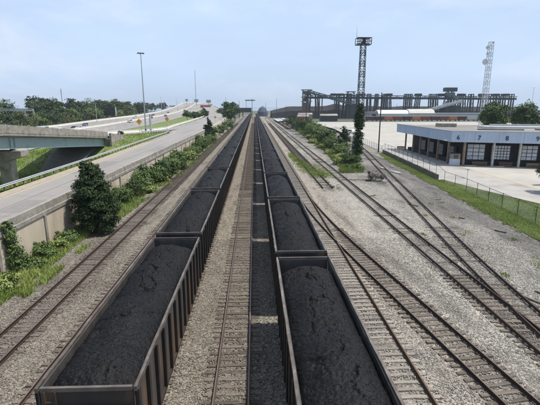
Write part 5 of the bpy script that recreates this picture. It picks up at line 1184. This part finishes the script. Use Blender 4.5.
def car_meshes(kind, paint):
    if kind == 'van': prof = [(-2.5, .45), (-2.55, 1.1), (-2.45, 2.0), (1.0, 2.05), (1.75, 1.25), (2.55, 1.05), (2.6, .45)]; gl = [(-2.3, 1.2), (-2.2, 1.85), (.95, 1.9), (1.55, 1.25)]; hw_ = .98
    elif kind == 'suv': prof = [(-2.3, .42), (-2.35, 1.0), (-2.1, 1.75), (.4, 1.78), (1.15, 1.1), (2.3, .98), (2.35, .42)]; gl = [(-2.05, 1.08), (-1.9, 1.62), (.35, 1.65), (.98, 1.1)]; hw_ = .95
    elif kind == 'truck': prof = [(-5.5, .9), (-5.5, 3.6), (2.6, 3.6), (2.62, 2.9), (3.9, 2.6), (4.2, 1.6), (4.2, .6)]; gl = [(2.9, 1.8), (2.9, 2.6), (3.75, 2.5), (4.0, 1.8)]; hw_ = 1.22
    else: prof = [(-2.2, .38), (-2.25, .95), (-1.5, 1.02), (-.95, 1.46), (.35, 1.48), (1.1, 1.0), (2.2, .85), (2.25, .38)]; gl = [(-1.4, 1.02), (-.9, 1.40), (.32, 1.42), (.95, 1.0)]; hw_ = .9
    secs = []
    for x, s in ((-hw_, .0), (-hw_*.93, .03), (hw_*.93, .03), (hw_, .0)):
        k = .96 if abs(x) == hw_ else 1
        secs.append([(x if z < 1.0 or k == 1 else x*.9, y, .38+(z-.38)*k) for y, z in prof])
    body = MB().loft(secs).mesh('body', paint)
    g = MB(); g.loft([[(-hw_-.012, y, z*.965) for y, z in gl], [(hw_+.012, y, z*.965) for y, z in gl]])
    wf = MB(); y1 = [y for y, z in gl][-2:]; w0, w1 = gl[-1], gl[-2]; r0, r1 = gl[0], gl[1]
    wf.add([(-hw_*.85, w0[0]+.18, w0[1]+.04), (hw_*.85, w0[0]+.18, w0[1]+.04), (hw_*.8, w1[0]+.14, w1[1]+.02), (-hw_*.8, w1[0]+.14, w1[1]+.02)], [(0, 1, 2, 3)])
    wh_ = MB().tube((-.11, 0, 0), (.11, 0, 0), .34, .34, 14).mesh('wheel', rubber_m)
    lt = MB().box(-.16, .16, -.02, .02, -.07, .07).mesh('headlight', pale_m)
    tl_ = MB().box(-.14, .14, -.02, .02, -.09, .09).mesh('tail_light', mat('tail_red', (.4, .02, .02), (.3, .02, .02), 1, .4))
    return body, g.mesh('window', glass_m), wf.mesh('windscreen', glass_m), wh_, lt, tl_, prof, hw_
CM = {}
paints = {n: mat('car_paint_'+n, c, tuple(v*.9 for v in c), 1, .3, spec=.6) for n, c in dict(white=(.72, .72, .71), silver=(.42, .44, .46), black=(.02, .02, .023), grey=(.12, .13, .14), blue=(.10, .17, .27), red=(.35, .04, .04)).items()}
def car(kind, colour, x, y, z, rz, label, group='vehicles on the motorway'):
    key = (kind, colour)
    if key not in CM: CM[key] = car_meshes(kind, paints[colour])
    bo_, gl_, wf_, wh_, lt_, tl_, prof, hw_ = CM[key]
    nm = {'sedan': 'parked_car', 'suv': 'car', 'van': 'van', 'truck': 'box_truck'}[kind] if group is None else {'sedan': 'car', 'suv': 'car', 'van': 'van', 'truck': 'box_truck'}[kind]
    t = empty(nm, (x, y, z), rz, label, {'truck': 'truck', 'van': 'van'}.get(kind, 'car'), group)
    inst('body', bo_, t); inst('window', gl_, t); inst('windscreen', wf_, t)
    a, c = prof[0][0], prof[-1][0]
    for sy in (a*.62, c*.62):
        for sx in (-1, 1): inst('wheel', wh_, t, (sx*(hw_-.08), sy, .34), (0, 0, 0) if kind != 'truck' else (0, 0, 0))
    for sx in (-1, 1):
        inst('headlight', lt_, t, (sx*hw_*.68, c+.0, .72 if kind != 'truck' else 1.1)); inst('tail_light', tl_, t, (sx*hw_*.72, a-.04, .82 if kind != 'truck' else 1.2))
    return t
for kind, c, yy, u, l in (
 ('suv', 'blue', 262, .72, 'light blue car on the far lanes before the dark billboard'), ('sedan', 'black', 233, .60, 'black car near the billboard on the far carriageway'), ('sedan', 'white', 232, .545, 'white car right beside the black one before the billboard'),
 ('van', 'white', 352, .74, 'white van on the far lanes behind the tall light mast'), ('van', 'white', 290, .40, 'white van on the near lanes right of the light mast'), ('suv', 'blue', 395, .68, 'blue grey car right of the light mast on the far lanes'),
 ('suv', 'black', 345, .42, 'dark car on the near lanes right of the light mast'), ('suv', 'grey', 380, .33, 'dark grey sport utility car farther along the near lanes'), ('sedan', 'black', 480, .64, 'small dark car far along the motorway'),
 ('suv', 'black', 560, .40, 'small dark car near the motorway crest'), ('sedan', 'white', 590, .68, 'small white car near the motorway crest'), ('sedan', 'white', 640, .35, 'tiny white car at the motorway crest, near lanes'), ('suv', 'silver', 680, .6, 'tiny silver car at the motorway crest, far lanes')):
    p = hwp(yy, u); q = hwp(yy+5, u); car(kind, c, p.x, p.y, p.z, -math.atan2(q.x-p.x, 5)+(PI if u > .5 else 0), l)
p = hwp(133, .30); car('sedan', 'black', p.x, p.y, p.z, 0, 'dark car on the motorway seen under the overpass, left of two'); p = hwp(138, .16); car('suv', 'black', p.x, p.y, p.z, 0, 'dark car on the motorway seen under the overpass, right of two')
a = ov(76); car('sedan', 'silver', -37.5, 75, ov(75)[2], math.radians(4), 'silver car driving over the overpass behind the parapet', None)
a = ov(81); car('sedan', 'white', -38.2, 82.5, ov(82.5)[2], math.radians(4), 'white car following close behind the silver one on the overpass', None)
car('truck', 'red', -34, 455, 5.3, .2, 'red truck on the far ramp bend', None)
car('suv', 'white', 46.3, 200, .03, .5, 'white car parked alone on the open concrete lot behind the ivy column', None)
for i, (x_, y_, l_) in enumerate(((34.0, 150, 'grey equipment cabinet row behind the ivy column, left one'), (36.6, 148.5, 'grey equipment cabinet beside the other, right one'), (29, 117, 'pale cabinet left of the ivy column near the low wall'))):
    t = empty('equipment_cabinet', (x_, y_, .03), .2, l_, 'cabinet'); MB().box(-1.1, 1.1, -.7, .7, .15, 2.1).build('body', mat('cabinet_grey', (.34, .35, .36), (.26, .27, .28), .8, .6), t); MB().box(-1.2, 1.2, -.8, .8, 0, .149).build('base', barrier_m, t); MB().box(-.03, .03, -.72, -.701, .3, 2.0).build('seam', black_m, t)

# ================================================================== AIR
b = MB().box(-4200, 4200, -300, 8000, -2.5, 125)
hz = b.build('haze', bpy.data.materials.new('haze_air')); hm_ = hz.data.materials[0]; hm_.use_nodes = True; t = hm_.node_tree; t.nodes.clear()
o = t.nodes.new('ShaderNodeOutputMaterial'); v = t.nodes.new('ShaderNodeVolumePrincipled'); v.inputs['Density'].default_value = .00013; v.inputs['Color'].default_value = (.80, .90, 1, 1); v.inputs['Anisotropy'].default_value = .2
t.links.new(v.outputs[0], o.inputs['Volume']); tag(hz, kind='stuff'); hz.display_type = 'WIRE'
